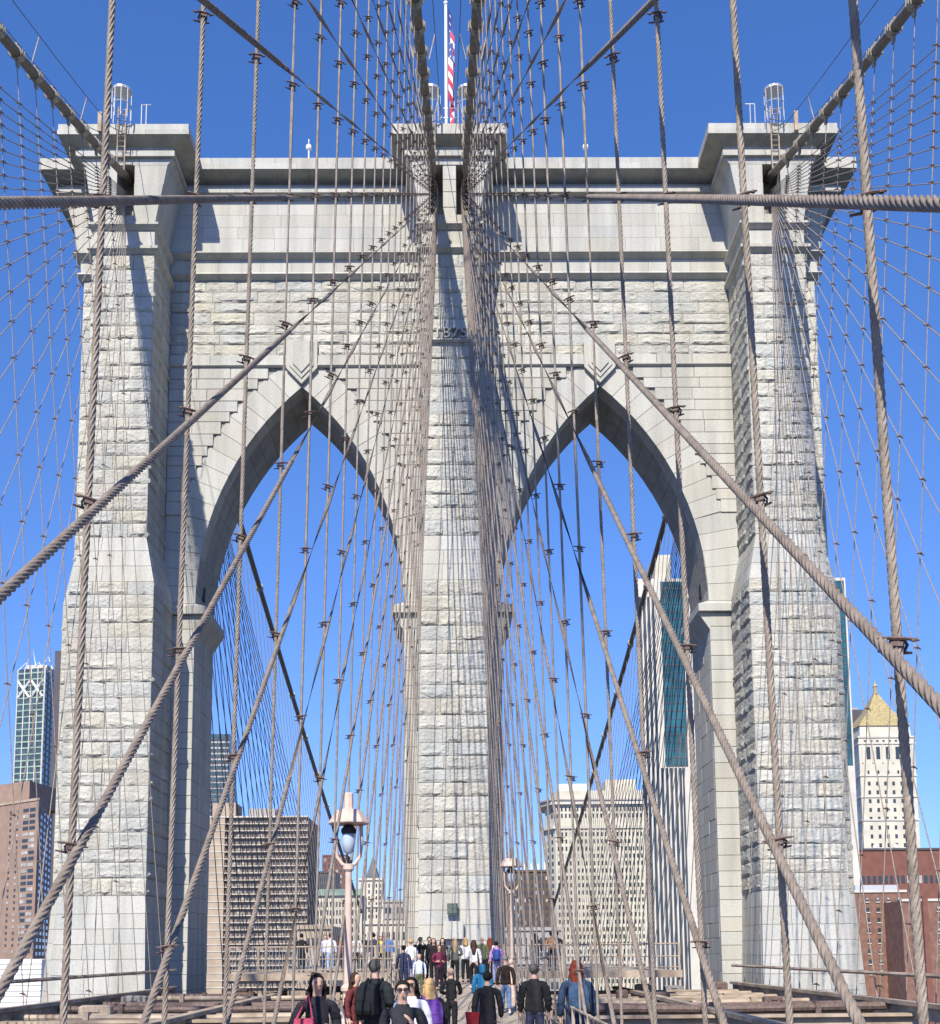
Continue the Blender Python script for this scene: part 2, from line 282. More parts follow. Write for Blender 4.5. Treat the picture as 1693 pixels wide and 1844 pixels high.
# pier = buttress that carries a saddle; (centre x, sign of the outer side, half widths)
def pier(cx, hu, hl, hb, hc, hf, hk, name):
    e = .05
    core = MB(); yb = YBACK
    core.loft([(-8, cx - hb - .35 + e, cx + hb + .35 - e, YB - 1.0 + e, yb), (4.8, cx - hl + e, cx + hl - e, YB - .35 + e, yb), (20.6, cx - hl + e, cx + hl - e, YB - .35 + e, yb), (23.05, cx - hu + e, cx + hu - e, YB + e, yb), (40.2, cx - hu + e, cx + hu - e, YB + e, yb), (40.21, cx - hu + e, cx + hu - e, YB + 1.6, yb), (45.3, cx - hu + e, cx + hu - e, YB + 1.6, yb)])
    p = part(name, core, M_MORTAR, tower)
    # upper rock-faced shaft
    k = 0
    for (za, zb) in courses(23.05, 38.5, .745):
        k += 1
        for (xa, xb) in splits(cx - hu, cx + hu, 1.12 if k % 2 else 1.6, .3): rock(xa, YB, za, xb - xa, zb - za)
        for s in (-1, 1):
            if s * cx < .1 or abs(cx) < 1:
                for (ya, yb_) in splits(YB, YW, 1.9, .3): rock(cx + s * hu, ya, za, yb_ - ya, zb - za, '+x' if s > 0 else '-x', .15)
            else:
                rock(cx + s * hu, YB, za, 1.2, zb - za, '+x' if s > 0 else '-x', .1)
    # tapering dressed courses, then lower rock-faced shaft
    def taper(z, zz, ha, hb_, ya, yb_): t = (z - zz[0]) / (zz[1] - zz[0]); return ha + (hb_ - ha) * t, ya + (yb_ - ya) * t
    def tap_courses(z0, z1, ha, hb_, ya, yb_, hh, tgt):
        for (za, zb) in courses(z0, z1, hh):
            a0, y0 = taper(za, (z0, z1), ha, hb_, ya, yb_); a1, y1 = taper(zb, (z0, z1), ha, hb_, ya, yb_)
            for (ta, tb) in splits(-1, 1, tgt / ha, .3):
                b = MB(); q = .01
                b.hexa([(cx + ta * a0 + q, y0, za + q), (cx + tb * a0 - q, y0, za + q), (cx + tb * a0 - q, y0 + .3, za + q), (cx + ta * a0 + q, y0 + .3, za + q)],
                       [(cx + ta * a1 + q, y1, zb - q), (cx + tb * a1 - q, y1, zb - q), (cx + tb * a1 - q, y1 + .3, zb - q), (cx + ta * a1 + q, y1 + .3, zb - q)]); dressed(b)
            for s in (-1, 1):
                if s * cx < .1 or abs(cx) < 1:
                    cuts = [(y0 + .31, y1 + .31), (62.0, 62.0), (YW + .1, YW + .1)]
                    for (c0, c1), (d0, d1) in zip(cuts, cuts[1:]):
                        b = MB(); q = .01; xo0, xo1 = cx + s * a0, cx + s * a1; th = -.3 * s
                        bt = [(xo0, c0 + q, za + q), (xo0, d0 - q, za + q), (xo0 + th, d0 - q, za + q), (xo0 + th, c0 + q, za + q)]; tp = [(xo1, c1 + q, zb - q), (xo1, d1 - q, zb - q), (xo1 + th, d1 - q, zb - q), (xo1 + th, c1 + q, zb - q)]
                        if s < 0: bt = bt[::-1]; tp = tp[::-1]
                        b.hexa(bt, tp); dressed(b, .2, None, 2 * (zb - za))
    tap_courses(20.6, 23.05, hl, hu, YB - .35, YB, .8, 1.3)
    k = 0
    for (za, zb) in courses(4.8, 20.6, .745):
        k += 1
        for (xa, xb) in splits(cx - hl, cx + hl, 1.25 if k % 2 else 1.9, .3): rock(xa, YB - .35, za, xb - xa, zb - za)
        for s in (-1, 1):
            if s * cx < .1 or abs(cx) < 1:
                for (ya, yb_) in splits(YB - .35, YW, 2.0, .3): rock(cx + s * hl, ya, za, yb_ - ya, zb - za, '+x' if s > 0 else '-x', .15)
            else:
                rock(cx + s * hl, YB - .35, za, 1.2, zb - za, '+x' if s > 0 else '-x', .1)
    tap_courses(-1.6, 4.8, hb, hl, YB - .8, YB - .35, .82, 1.7)
    # mouldings under the capital
    for (z0, z1, hh) in ((38.5, 38.98, hu), (39.86, 40.3, hu)):
        for (xa, xb) in splits(cx - hh - .24, cx + hh + .24, 1.9, .2):
            b = MB(); b.loft([(z0, xa + (.24 if xa < cx - hh else .006), xb - (.24 if xb > cx + hh else .006), YB - .03, 64), (z0 + .2, xa + .006, xb - .006, YB - .3, 64), (z1 - .12, xa + .006, xb - .006, YB - .3, 64), (z1, xa + (.24 if xa < cx - hh else .006), xb - (.24 if xb > cx + hh else .006), YB - .06, 64)]); dressed(b)
    for (xa, xb) in splits(cx - hu, cx + hu, 1.5, .2): sbox(xa, xb, YB, 63.9, 38.98, 39.86)
    # flared capital with the slot the cable runs into
    sw = .46
    for s in (-1, 1):
        for i, (za, zb) in enumerate(courses(40.3, 43.55, 1.0)):
            f0, f1 = (za - 40.3) / 3.25, (zb - 40.3) / 3.25; w0, w1 = hu + (hc - hu) * f0, hu + (hc - hu) * f1
            xi = cx + s * sw * (1.0 if abs(cx) > 1 else .34)
            if abs(cx) < 1: pieces = [((cx + s * .33), None, 0), ]
            b = MB(); q = .008
            a_in = (cx + s * sw) if abs(cx) > 1 else (s * 1.12)
            x0a, x0b = sorted((a_in, cx + s * w0)); x1a, x1b = sorted((a_in, cx + s * w1))
            b.hexa([(x0a + q, YB - .02, za + q), (x0b - q, YB - .02, za + q), (x0b - q, 64, za + q), (x0a + q, 64, za + q)], [(x1a + q, YB - .08, zb - q), (x1b - q, YB - .08, zb - q), (x1b - q, 64, zb - q), (x1a + q, 64, zb - q)]); dressed(b)
    if abs(cx) < 1:
        for (za, zb) in courses(40.3, 43.55, .8): sbox(-.36, .36, YB - .05, 62.5, za, zb)
    # sill stone that closes the foot of the slot
    for s in ((1,) if abs(cx) > 1 else (-1, 1)):
        xa, xb = (cx - sw, cx + sw) if abs(cx) > 1 else sorted((s * .36, s * 1.12)); sbox(xa, xb, YB, 62, 40.3, 40.75)
    # frieze, bar and cornice
    def run(z0, z1, h0, h1, y0, y1, tgt, m_=None):
        for (ta, tb) in splits(-1, 1, tgt / h1, .15):
            b = MB(); q = .006
            b.hexa([(cx + ta * h0 + q, y0, z0 + q), (cx + tb * h0 - q, y0, z0 + q), (cx + tb * h0 - q, 66.5, z0 + q), (cx + ta * h0 + q, 66.5, z0 + q)], [(cx + ta * h1 + q, y1, z1 - q), (cx + tb * h1 - q, y1, z1 - q), (cx + tb * h1 - q, 66.5, z1 - q), (cx + ta * h1 + q, 66.5, z1 - q)]); dressed(b, 1, m_)
    run(43.55, 43.92, hc, hf - .12, YB - .08, YB - .12, 1.6)
    run(43.92, 44.24, hf, hf, YB - .32, YB - .32, 2.2)
    run(44.24, 44.58, hf - .12, hf - .12, YB - .1, YB - .1, 1.8, M_DARK_GRANITE)
    run(44.58, 44.84, hf - .1, hk - .04, YB - .1, 59.44, 1.7, M_DARK_GRANITE)
    run(44.84, 45.12, hk, hk, 59.4, 59.4, 2.3)
    run(45.12, 45.45, hk - .03, hk - .03, 59.43, 59.43, 2.9)
    return p
p_l = pier(-17.2, 1.62, 2.15, 2.4, 2.2, 2.62, 3.47, 'buttress')
p_r = pier(17.2, 1.62, 2.15, 2.4, 2.2, 2.62, 3.47, 'buttress')
p_c = pier(0.0, 1.52, 1.72, 1.9, 2.02, 2.38, 3.08, 'buttress')

# ---- arched wall between the buttresses
ACX, AH, ZS, ZAP = 8.24, 5.62, 20.65, 32.95
AC = ((ZAP - ZS) ** 2 - AH * AH) / (2 * AH); AR = AC + AH
def arch_z(dx): dx = min(abs(dx), AH); return ZS + math.sqrt(max(0, AR * AR - (AC + dx) ** 2))
def ring(s, ang, rr): return (s * (rr * math.cos(ang) - AC), ZS + rr * math.sin(ang))     # offset from the arch axis
AMAX = math.acos(AC / AR)
core = MB(); e = .05
for sx in (-1, 1):
    c = sx * ACX; n = 40
    xs = [c - AH - .04 + (2 * AH + .08) * k / n for k in range(n + 1)]
    for xa, xb in zip(xs, xs[1:]):
        za, zb = arch_z(xa - c) + .06, arch_z(xb - c) + .06
        core.hexa([(xa, YW + e, za), (xb, YW + e, zb), (xb, YBACK - e, zb), (xa, YBACK - e, za)], [(xa, YW + e, 40), (xb, YW + e, 40), (xb, YBACK - e, 40), (xa, YBACK - e, 40)])
    x0, x1 = sorted((sx * (ACX + AH + .05), sx * 20.9)); core.loft([(-8, x0, x1, YW + e, YBACK - e), (20.6, x0, x1, YW + e, YBACK - e)])
    x0, x1 = sorted((sx * (ACX + AH + .04), sx * 20.4)); core.box(x0, x1, YW + e, YBACK - e, 20.6, 40)
core.box(-(ACX - AH - .05), ACX - AH - .05, YW + e, YBACK - e, -8, 40)
core.box(-20.3, 20.3, YW - .2, YBACK + .2, 40, 45.2)
for cx_, hw in ((-17.2, 2.1), (17.2, 2.1), (0, 1.7)): core.box(cx_ - hw, cx_ + hw, YBACK - .1, YBACK + 3.6, -8, 45)
wall = part('arched_wall', core, M_MORTAR, tower)
# voussoirs and soffit stones
NV = 15
for sx in (-1, 1):
    for s in (-1, 1):
        for k in range(NV):
            a0, a1 = AMAX * k / NV, AMAX * (k + 1) / NV; q = .0007
            pts = []
            outer = 1.72 if k > 4 else 99
            def lim(a, rr):
                x, z = ring(s, a, rr); return x, z
            i0, i1 = ring(s, a0 + q, AR), ring(s, a1 - q, AR)
            if k > 4: o0, o1 = ring(s, a0 + q, AR + 1.72), ring(s, a1 - q, AR + 1.72)
            else:
                lx = (15.56 - ACX) if s * sx > 0 else (ACX - 1.52)
                def ext(a):
                    x, z = ring(s, a, AR); x2, z2 = ring(s, a, AR + 1); t = (s * lx - x) / (x2 - x); return s * lx, z + (z2 - z) * t * .8
                o0, o1 = ext(a0 + q), ext(a1 - q)
            if k == NV - 1:
                o1 = (s * .9, ring(s, a1, AR + 1.2)[1] + .3)
            quad = [i0, o0, o1, i1]
            if s > 0: quad = quad
            else: quad = quad[::-1]
            b = MB(); b.poly([(sx * ACX + x, z) for x, z in quad], YW + random.uniform(-.012, .012), YW + 1.25); dressed(b)
            if k <= 4 or True:
                ys = [1.27, 2.6, 3.8, 4.98]
                for y0, y1 in zip(ys, ys[1:]):
                    b = MB(); oo0, oo1 = ring(s, a0 + q, AR + .3), ring(s, a1 - q, AR + .3); jq = [ring(s, a0 + q, AR + random.uniform(-.006, .006)), oo0, oo1, ring(s, a1 - q, AR)]
                    if s < 0: jq = jq[::-1]
                    b.poly([(sx * ACX + x, z) for x, z in jq], YW + y0, YW + y1); dressed(b, .3, M_DARK_GRANITE, .5)
# proud horizontal courses over the voussoir backs, ending in steps
stepc = courses(25.6, 34.1, .65)
for sx in (-1, 1):
    for s in (-1, 1):
        lim = (15.56 - ACX) if s * sx > 0 else (ACX - 1.52)
        for (za, zb) in stepc:
            zq = za - .1; a = math.asin(min(1, (zq - ZS) / (AR + 1.5))) if zq - ZS < AR + 1.5 else None
            xe = (AR + 1.5) * math.cos(a) - AC
            xe = max(xe, 1.55)
            if lim - xe < .3: continue
            for (xa, xb) in splits(xe, lim, 1.9, .3):
                x0, x1 = sorted((sx * ACX + s * xa, sx * ACX + s * xb)); sbox(x0, x1, YW - .09, YW + .3, za, zb)
        # filler courses below the steps, level with the voussoirs
# string course and keystones
for sx in (-1, 1):
    for s in (-1, 1):
        lim = (15.56 - ACX) if s * sx > 0 else (ACX - 1.52)
        for (xa, xb) in splits(.86, lim, 2.2, .2):
            x0, x1 = sorted((sx * ACX + s * xa, sx * ACX + s * xb)); sbox(x0, x1, YW - .16, YW + .3, 34.12, 34.74)
        x0, x1 = sorted((sx * ACX + s * .86, sx * ACX + s * lim)); b = MB(); b.loft([(34.04, x0, x1, YW - .14, YW), (34.11, x0, x1, YW - .24, YW), (34.18, x0, x1, YW - .24, YW)]); dressed(b)
    b = MB(); c = sx * ACX
    b.poly([(c - .86, 33.95), (c, 33.02), (c + .86, 33.95), (c + .86, 35.45), (c - .86, 35.45)], YW - .26, YW + .2)
    b.poly([(c - .66, 34.05), (c, 33.32), (c + .66, 34.05), (c + .66, 35.455), (c - .66, 35.455)], YW - .33, YW - .2)
    b.poly([(c - .46, 34.14), (c, 33.62), (c + .46, 34.14), (c + .46, 35.46), (c - .46, 35.46)], YW - .41, YW - .3)
    part('keystone', b, M_SMOOTH, tower)
# rock-faced courses between string course and mouldings
for sx in (-1, 1):
    x0, x1 = sorted((sx * 1.52, sx * 15.58))
    k = 0
    for (za, zb) in courses(34.76, 39.2, .63):
        k += 1
        segs = splits(x0, x1, 2.0 if k % 2 else 2.3, .5)
        for xa, xb in segs:
            if zb < 35.5 and xa < sx * ACX + .9 and xb > sx * ACX - .9:
                if xa < sx * ACX - 1.2: rock(xa, YW, za, sx * ACX - .9 - xa, zb - za)
                if xb > sx * ACX + 1.2: rock(sx * ACX + .9, YW, za, xb - sx * ACX - .9, zb - za)
                continue
            rock(xa, YW, za, xb - xa, zb - za)
    def wrun(z0, z1, y0, y1, tgt, m_=None, a=x0, b_=x1):
        for (xa, xb) in splits(a, b_, tgt, .3):
            b = MB(); q = .006; b.hexa([(xa + q, y0, z0 + q), (xb - q, y0, z0 + q), (xb - q, 66, z0 + q), (xa + q, 66, z0 + q)], [(xa + q, y1, z1 - q), (xb - q, y1, z1 - q), (xb - q, 66, z1 - q), (xa + q, 66, z1 - q)]); dressed(b, 1, m_)
    wrun(39.2, 39.42, 63.98, 63.62, 2.4); wrun(39.42, 39.56, 63.62, 63.7, 2.4)
    for (za, zb) in courses(39.56, 40.28, .72): wrun(za, zb, 63.72, 63.72, 2.2)
    wrun(40.28, 40.5, 63.7, 63.3, 2.4); wrun(40.5, 40.64, 63.3, 63.42, 2.4)
    for (za, zb) in courses(40.64, 43.62, .75): wrun(za, zb, 63.42, 63.42, 2.0)
    wrun(43.62, 43.86, 63.42, 63.3, 2.0, M_DARK_GRANITE); wrun(43.86, 44.2, 62.95, 62.95, 2.6); wrun(44.2, 44.5, 63.2, 63.2, 2.0, M_DARK_GRANITE)
    wrun(44.5, 44.76, 63.15, 62.24, 1.9, M_DARK_GRANITE); wrun(44.76, 45.1, 62.2, 62.2, 2.2); wrun(45.1, 45.44, 62.22, 62.22, 2.6)
    # narrow wall strips beside the openings below the springing, and the jambs that line the openings
    for (xa, xb) in ((ACX + AH, 15.1), (1.7, ACX - AH)):
        a, b_ = sorted((sx * xa, sx * xb))
        for (za, zb) in courses(-1.6, 20.0, .8): sbox(a, b_, YW, YW + .3, za, zb, 1)
    for (za, zb) in courses(-1.6, 20.0, .8):
        for xf, sg in ((sx * (ACX + AH), -sx), (sx * (ACX - AH), sx)):
            for (ya, yb_) in splits(YW + .3, YBACK, 1.6, .3): sxbox(xf, sg, ya, yb_, za, zb, .25 if abs(xf) > 10 else .05)
    # imposts
    for xf, sg, wd in ((sx * (ACX + AH), -sx, 1.3), (sx * (ACX - AH), sx, .9)):
        b = MB(); o = [(19.05, -.02), (20.02, .62), (20.42, .62), (20.64, .02)]
        for (z0, d0), (z1, d1) in zip(o, o[1:]):
            xa0, xb0 = sorted((xf - sg * wd, xf + sg * d0)); xa1, xb1 = sorted((xf - sg * wd, xf + sg * d1))
            f0 = .28 if z0 > 19.5 else 0; f1 = .28 if 19.5 < z1 < 20.6 else 0
            if z0 < 19.5: f0 = -.3; f1 = .28; xa0, xb0 = sorted((xf - sg * .05, xf + sg * d0)); 
            if z0 < 19.5:
                xa1b = sorted((xf - sg * .05, xf + sg * d1)); b.hexa([(xa0, YW + .01, z0), (xb0, YW + .01, z0), (xb0, YBACK, z0), (xa0, YBACK, z0)], [(xa1b[0], YW + .01, z1), (xa1b[1], YW + .01, z1), (xa1b[1], YBACK, z1), (xa1b[0], YBACK, z1)])
            else: b.hexa([(xa0, YW - f0, z0), (xb0, YW - f0, z0), (xb0, YBACK, z0), (xa0, YBACK, z0)], [(xa1, YW - f1, z1), (xb1, YW - f1, z1), (xb1, YBACK, z1), (xa1, YBACK, z1)])
        part('impost', b, M_SMOOTH, tower)
    # body of the tower outside the buttress
    for (z0, z1, xo, yf) in ((4.8, 20.6, 20.95, YW), (23.05, 39.2, 20.45, YW)):
        for (za, zb) in courses(z0, z1, .745):
            a, b_ = sorted((sx * 18.7, sx * xo)); m_ = random.uniform(.35, .65) * (b_ - a)
            rock(a, yf, za, m_, zb - za, 'f', .5); rock(a + m_, yf, za, b_ - a - m_, zb - za, 'f', .5)
            rock(sx * xo, yf, za, 2.3, zb - za, '+x' if sx > 0 else '-x', .02); rock(sx * xo, yf + 2.3, za, 2.5, zb - za, '+x' if sx > 0 else '-x', .02)
    for (z0, z1, xo0, xo1) in ((20.6, 23.05, 20.95, 20.45), (-1.6, 4.8, 21.4, 20.95)):
        for (za, zb) in courses(z0, z1, .8):
            f0, f1 = (za - z0) / (z1 - z0), (zb - z0) / (z1 - z0); xa, xb = xo0 + (xo1 - xo0) * f0, xo0 + (xo1 - xo0) * f1; q = .01
            a0, b0 = sorted((sx * 18.6, sx * xa)); a1, b1 = sorted((sx * 18.6, sx * xb)); bb = MB()
            bb.hexa([(a0, YW, za + q), (b0, YW, za + q), (b0, YBACK, za + q), (a0, YBACK, za + q)], [(a1, YW, zb - q), (b1, YW, zb - q), (b1, YBACK, zb - q), (a1, YBACK, zb - q)]); dressed(bb, .5)
    for (z0, z1, xa, xb, ya, yb_, m_) in ((39.2, 39.42, 20.5, 20.8, 63.98, 63.62, None), (39.42, 39.56, 20.8, 20.7, 63.62, 63.7, None), (39.56, 40.28, 20.55, 20.6, 63.72, 63.72, None), (40.28, 40.5, 20.6, 20.95, 63.7, 63.3, None), (40.5, 40.64, 20.95, 20.8, 63.3, 63.42, None), (40.64, 42.1, 20.7, 20.95, 63.42, 63.42, None), (42.1, 43.62, 20.95, 21.4, 63.42, 63.42, None), (43.62, 43.86, 21.4, 21.5, 63.4, 63.3, M_DARK_GRANITE), (43.86, 44.2, 21.85, 21.85, 62.95, 62.95, None), (44.2, 44.5, 21.6, 21.6, 63.2, 63.2, M_DARK_GRANITE), (44.5, 44.76, 21.6, 22.5, 63.15, 62.24, M_DARK_GRANITE), (44.76, 45.1, 22.55, 22.55, 62.2, 62.2, None), (45.1, 45.44, 22.53, 22.53, 62.22, 62.22, None)):
        bb = MB(); q = .006; a0, b0 = sorted((sx * 18.0, sx * xa)); a1, b1 = sorted((sx * 18.0, sx * xb))
        bb.hexa([(a0, ya, z0 + q), (b0, ya, z0 + q), (b0, 70.5, z0 + q), (a0, 70.5, z0 + q)], [(a1, yb_, z1 - q), (b1, yb_, z1 - q), (b1, 70.5, z1 - q), (a1, 70.5, z1 - q)]); dressed(bb, .8, m_)

# ---- make the stones: the largest 300 of each kind as single parts, the rest joined
ROCK_REC.sort(key=lambda t: -t[0])
for _, me, M in ROCK_REC[:300]: put('rock_faced_stone', me, M, tower)
V = []; F = []; RN = []; o = 0
for _, me, M in ROCK_REC[300:]:
    co = np.empty(len(me.vertices) * 3); me.vertices.foreach_get('co', co); co = co.reshape(-1, 3); A = np.array(M)
    V.append(co @ A[:3, :3].T + A[:3, 3]); rv = random.random()
    for p_ in me.polygons: F.append(tuple(i + o for i in p_.vertices)); RN.append(rv)
    o += len(co)
V = np.concatenate(V)
def joined(name, V, F, RN, m_):
    me = bpy.data.meshes.new(name); me.from_pydata([tuple(v) for v in V], [], F); me.materials.append(m_)
    a = me.attributes.new('rnd', 'FLOAT', 'FACE'); a.data.foreach_set('value', RN); me.update()
    return tag(put(name, me, Matrix.Identity(4), tower), kind='stuff')
joined('rock_faced_stone', V, F, RN, M_ROCK)
SM_REC.sort(key=lambda t: -t[0])
seen = {}
for sz, mb, m_ in SM_REC:
    if len(seen.setdefault('n', [])) < 300: seen['n'].append(1); part('dressed_stone', mb, m_, tower)
    else: seen.setdefault(m_.name, []).append((mb, m_))
for key, L in seen.items():
    if key == 'n': continue
    V = []; F = []; RN = []
    for mb, m_ in L:
        o = len(V); V += mb.v; rv = random.random(); F += [tuple(i + o for i in f) for f in mb.f]; RN += [rv] * len(mb.f)
    joined('dressed_stone', V, F, RN, L[0][1])

# ---- details of the tower: date, plaques, slots, ladders
def text_mesh(ch, size, depth, m_):
    cu = bpy.data.curves.new('numeral', 'FONT'); cu.body = ch; cu.size = size; cu.extrude = depth; cu.align_x = 'CENTER'; cu.resolution_u = 4
    o = bpy.data.objects.new('numeral', cu); COL.objects.link(o); me = bpy.data.meshes.new_from_object(o.evaluated_get(bpy.context.evaluated_depsgraph_get()))
    bpy.data.objects.remove(o); me.materials.clear(); me.materials.append(m_); return me
bpy.context.view_layer.update()
zn = at(810, 612, YB).z
for i, ch in enumerate('1875'):
    put('numeral', text_mesh(ch, .86, .12, M_SMOOTH), T(-.68 + .46 * i, YB - .17, zn) @ Matrix.Rotation(R(90), 4, 'X'), tower)
b = MB(); b.loft([(zn - .18, -1.0, 1.0, YB - .12, YB + .1), (zn - .1, -1.02, 1.02, YB - .26, YB + .1), (zn - .03, -1.02, 1.02, YB - .22, YB + .1)]); part('date_ledge', b, M_SMOOTH, tower)
q = at(815, 1637, 59.6); b = MB(); b.box(q.x - .26, q.x + .26, 59.42, 59.6, q.z - .27, q.z + .27); b.box(q.x - .21, q.x + .21, 59.39, 59.43, q.z - .22, q.z + .22); part('plaque', b, M_BRONZE, tower)
q = at(817, 1675, 59.5); b = MB(); b.box(q.x - .48, q.x + .48, 59.3, 59.55, q.z - .42, q.z + .42); part('stone_tablet', b, M_SMOOTH, tower)
for sx in (-1, 1):
    b = MB(); x = sx * (ACX + AH); zz = 22.1
    x1 = arch_z; b.box(x - .08 - .02 * sx, x + .08 - .02 * sx, YW + 1.6, YW + 2.1, 21.3, 23.1); part('slit_window', b, M_DARK, tower)
def ladder_cage(cx, cy, z, name='ladder_cage'):
    b = MB(); h = 1.75; r = .5
    for k in range(9):
        a = math.pi * 2 * k / 9; b.tube([(cx + r * math.cos(a), cy + r * math.sin(a), z), (cx + r * math.cos(a), cy + r * math.sin(a), z + h)], .025, 5)
    for zz in (z + .85, z + h - .05):
        b.tube([(cx + r * math.cos(t * math.pi / 8), cy + r * math.sin(t * math.pi / 8), zz) for t in range(17)], .035, 5)
    b.lathe([(r + .02, h - .12), (r + .02, h)], 14, (cx, cy, z))
    part('safety_cage', b, M_GALV, tower)
def ladder(cx, y, z0, z1):
    b = MB()
    for s in (-1, 1): b.tube([(cx + s * .2, y, z0), (cx + s * .2, y, z1)], .035, 5)
    z = z0 + .15
    while z < z1: b.tube([(cx - .2, y, z), (cx + .2, y, z)], .022, 5); z += .3
    part('ladder', b, M_BUFF, tower)
for sx in (-1, 1):
    cx = sx * 17.2
    ladder_cage(cx, 59.0, 45.3); ladder(cx + .05 * sx, 59.28, 42.7, 46.3)
    for k in range(2):
        b = MB(); x = cx - sx * (.8 + .25 * k)
        b.tube([(x, 59.9, 45.4), (x, 59.9, 46.9)], .03, 5); b.tube([(x, 59.9, 46.9), (x - sx * .25, 59.9, 46.9)], .03, 5); part('guard_post', b, M_GALV, tower)
    ladder_cage(sx * .95, 59.0, 45.3); ladder(sx * .95, 59.28, 42.9, 45.9)
    b = MB()
    for zz in (45.9, 46.45): b.tube([(sx * .05, 59.6, zz), (sx * .45, 59.6, zz)], .025, 5)
    b.tube([(sx * .4, 59.6, 45.4), (sx * .4, 59.6, 46.5)], .025, 5); part('guard_rail', b, M_GALV, tower)
    b = MB(); b.box(cx + sx * 1.1, cx + sx * 1.3, 59.2, 59.35, 44.9, 46.0); part('cable_bracket', b, M_BUFF, tower)
# little domes on masts on the wall top
for px in (556, 1055):
    q = at(px, 283, 63); t = thing('camera_mast', (q.x, 63, 45.44), 'small white dome on a thin mast above the %s bay of the tower' % ('left' if px < 800 else 'right'), 'camera mast', 'dome masts on the tower top')
    b = MB(); b.tube([(q.x, 63, 45.44), (q.x, 63, 46.5)], .04, 6); part('mast', b, M_GALV, t)
    b = MB(); b.ball((q.x, 63, 46.6), (.17, .17, .2)); b.tube([(q.x, 63, 46.75), (q.x, 63, 47.1)], .025, 5); part('dome', b, M_WHITE, t, True)
# flag
fp = thing('flag_pole', (-.05, 62.5, 45.45), 'white flag pole standing on the centre of the tower top', 'flag pole')
b = MB(); b.tube([(-.15, 62.5, 45.4), (-.15, 62.5, 55.0)], [.12, .07], 8); part('pole', b, M_WHITE, fp, True)
b = MB(); b.ball((-.15, 62.5, 55.1), .13); part('finial', b, M_WHITE, fp, True)
mf = bpy.data.materials.new('stars_and_stripes_cloth'); mf.use_nodes = True; t_ = mf.node_tree; bs = t_.nodes['Principled BSDF']; bs.inputs['Roughness'].default_value = .7
at_ = t_.nodes.new('ShaderNodeAttribute'); at_.attribute_name = 'fc'; at_.attribute_type = 'GEOMETRY'; t_.links.new(at_.outputs['Color'], bs.inputs['Base Color'])
fl = MB(); NC, NR = 26, 60; cols = []
H_, W_ = 5.6, 8.5
for j in range(NR + 1):
    for i in range(NC + 1):
        uu, vv = i / NC, j / NR                      # limp: the fly folds down along the pole
        hang = uu * 3.4
        x = -.02 + .30 * (1 - abs(1 - 2 * ((uu * 3.0) % 1))) * (.35 + .65 * (1 - vv * .35)) + .1 * uu
        y = 62.5 + .5 * (uu - .5) + .12 * math.sin(9 * uu + 5 * vv)
        z = 54.6 - vv * H_ - hang * (1 - .25 * vv)
        fl.v.append((x, y, z)); 
for j in range(NR):
    for i in range(NC):
        a = j * (NC + 1) + i; fl.f.append((a, a + 1, a + NC + 2, a + NC + 1)); fl.m.append(0)
        uu, vv = (i + .5) / NC, (j + .5) / NR
        if uu < .4 and vv < 7 / 13: c = (.75, .75, .78) if (i % 3 == 1 and j % 5 == 2) else (.03, .05, .20)
        else: c = (.55, .03, .06) if int(vv * 13) % 2 == 0 else (.8, .8, .8)
        cols.append(c)
fo = part('flag', fl, mf); ca = fo.data.attributes.new('fc', 'FLOAT_COLOR', 'FACE'); ca.data.foreach_set('color', [k for c in cols for k in (*c, 1)])
tag(fo, 'limp red white and blue flag hanging from the tower top pole', 'flag')

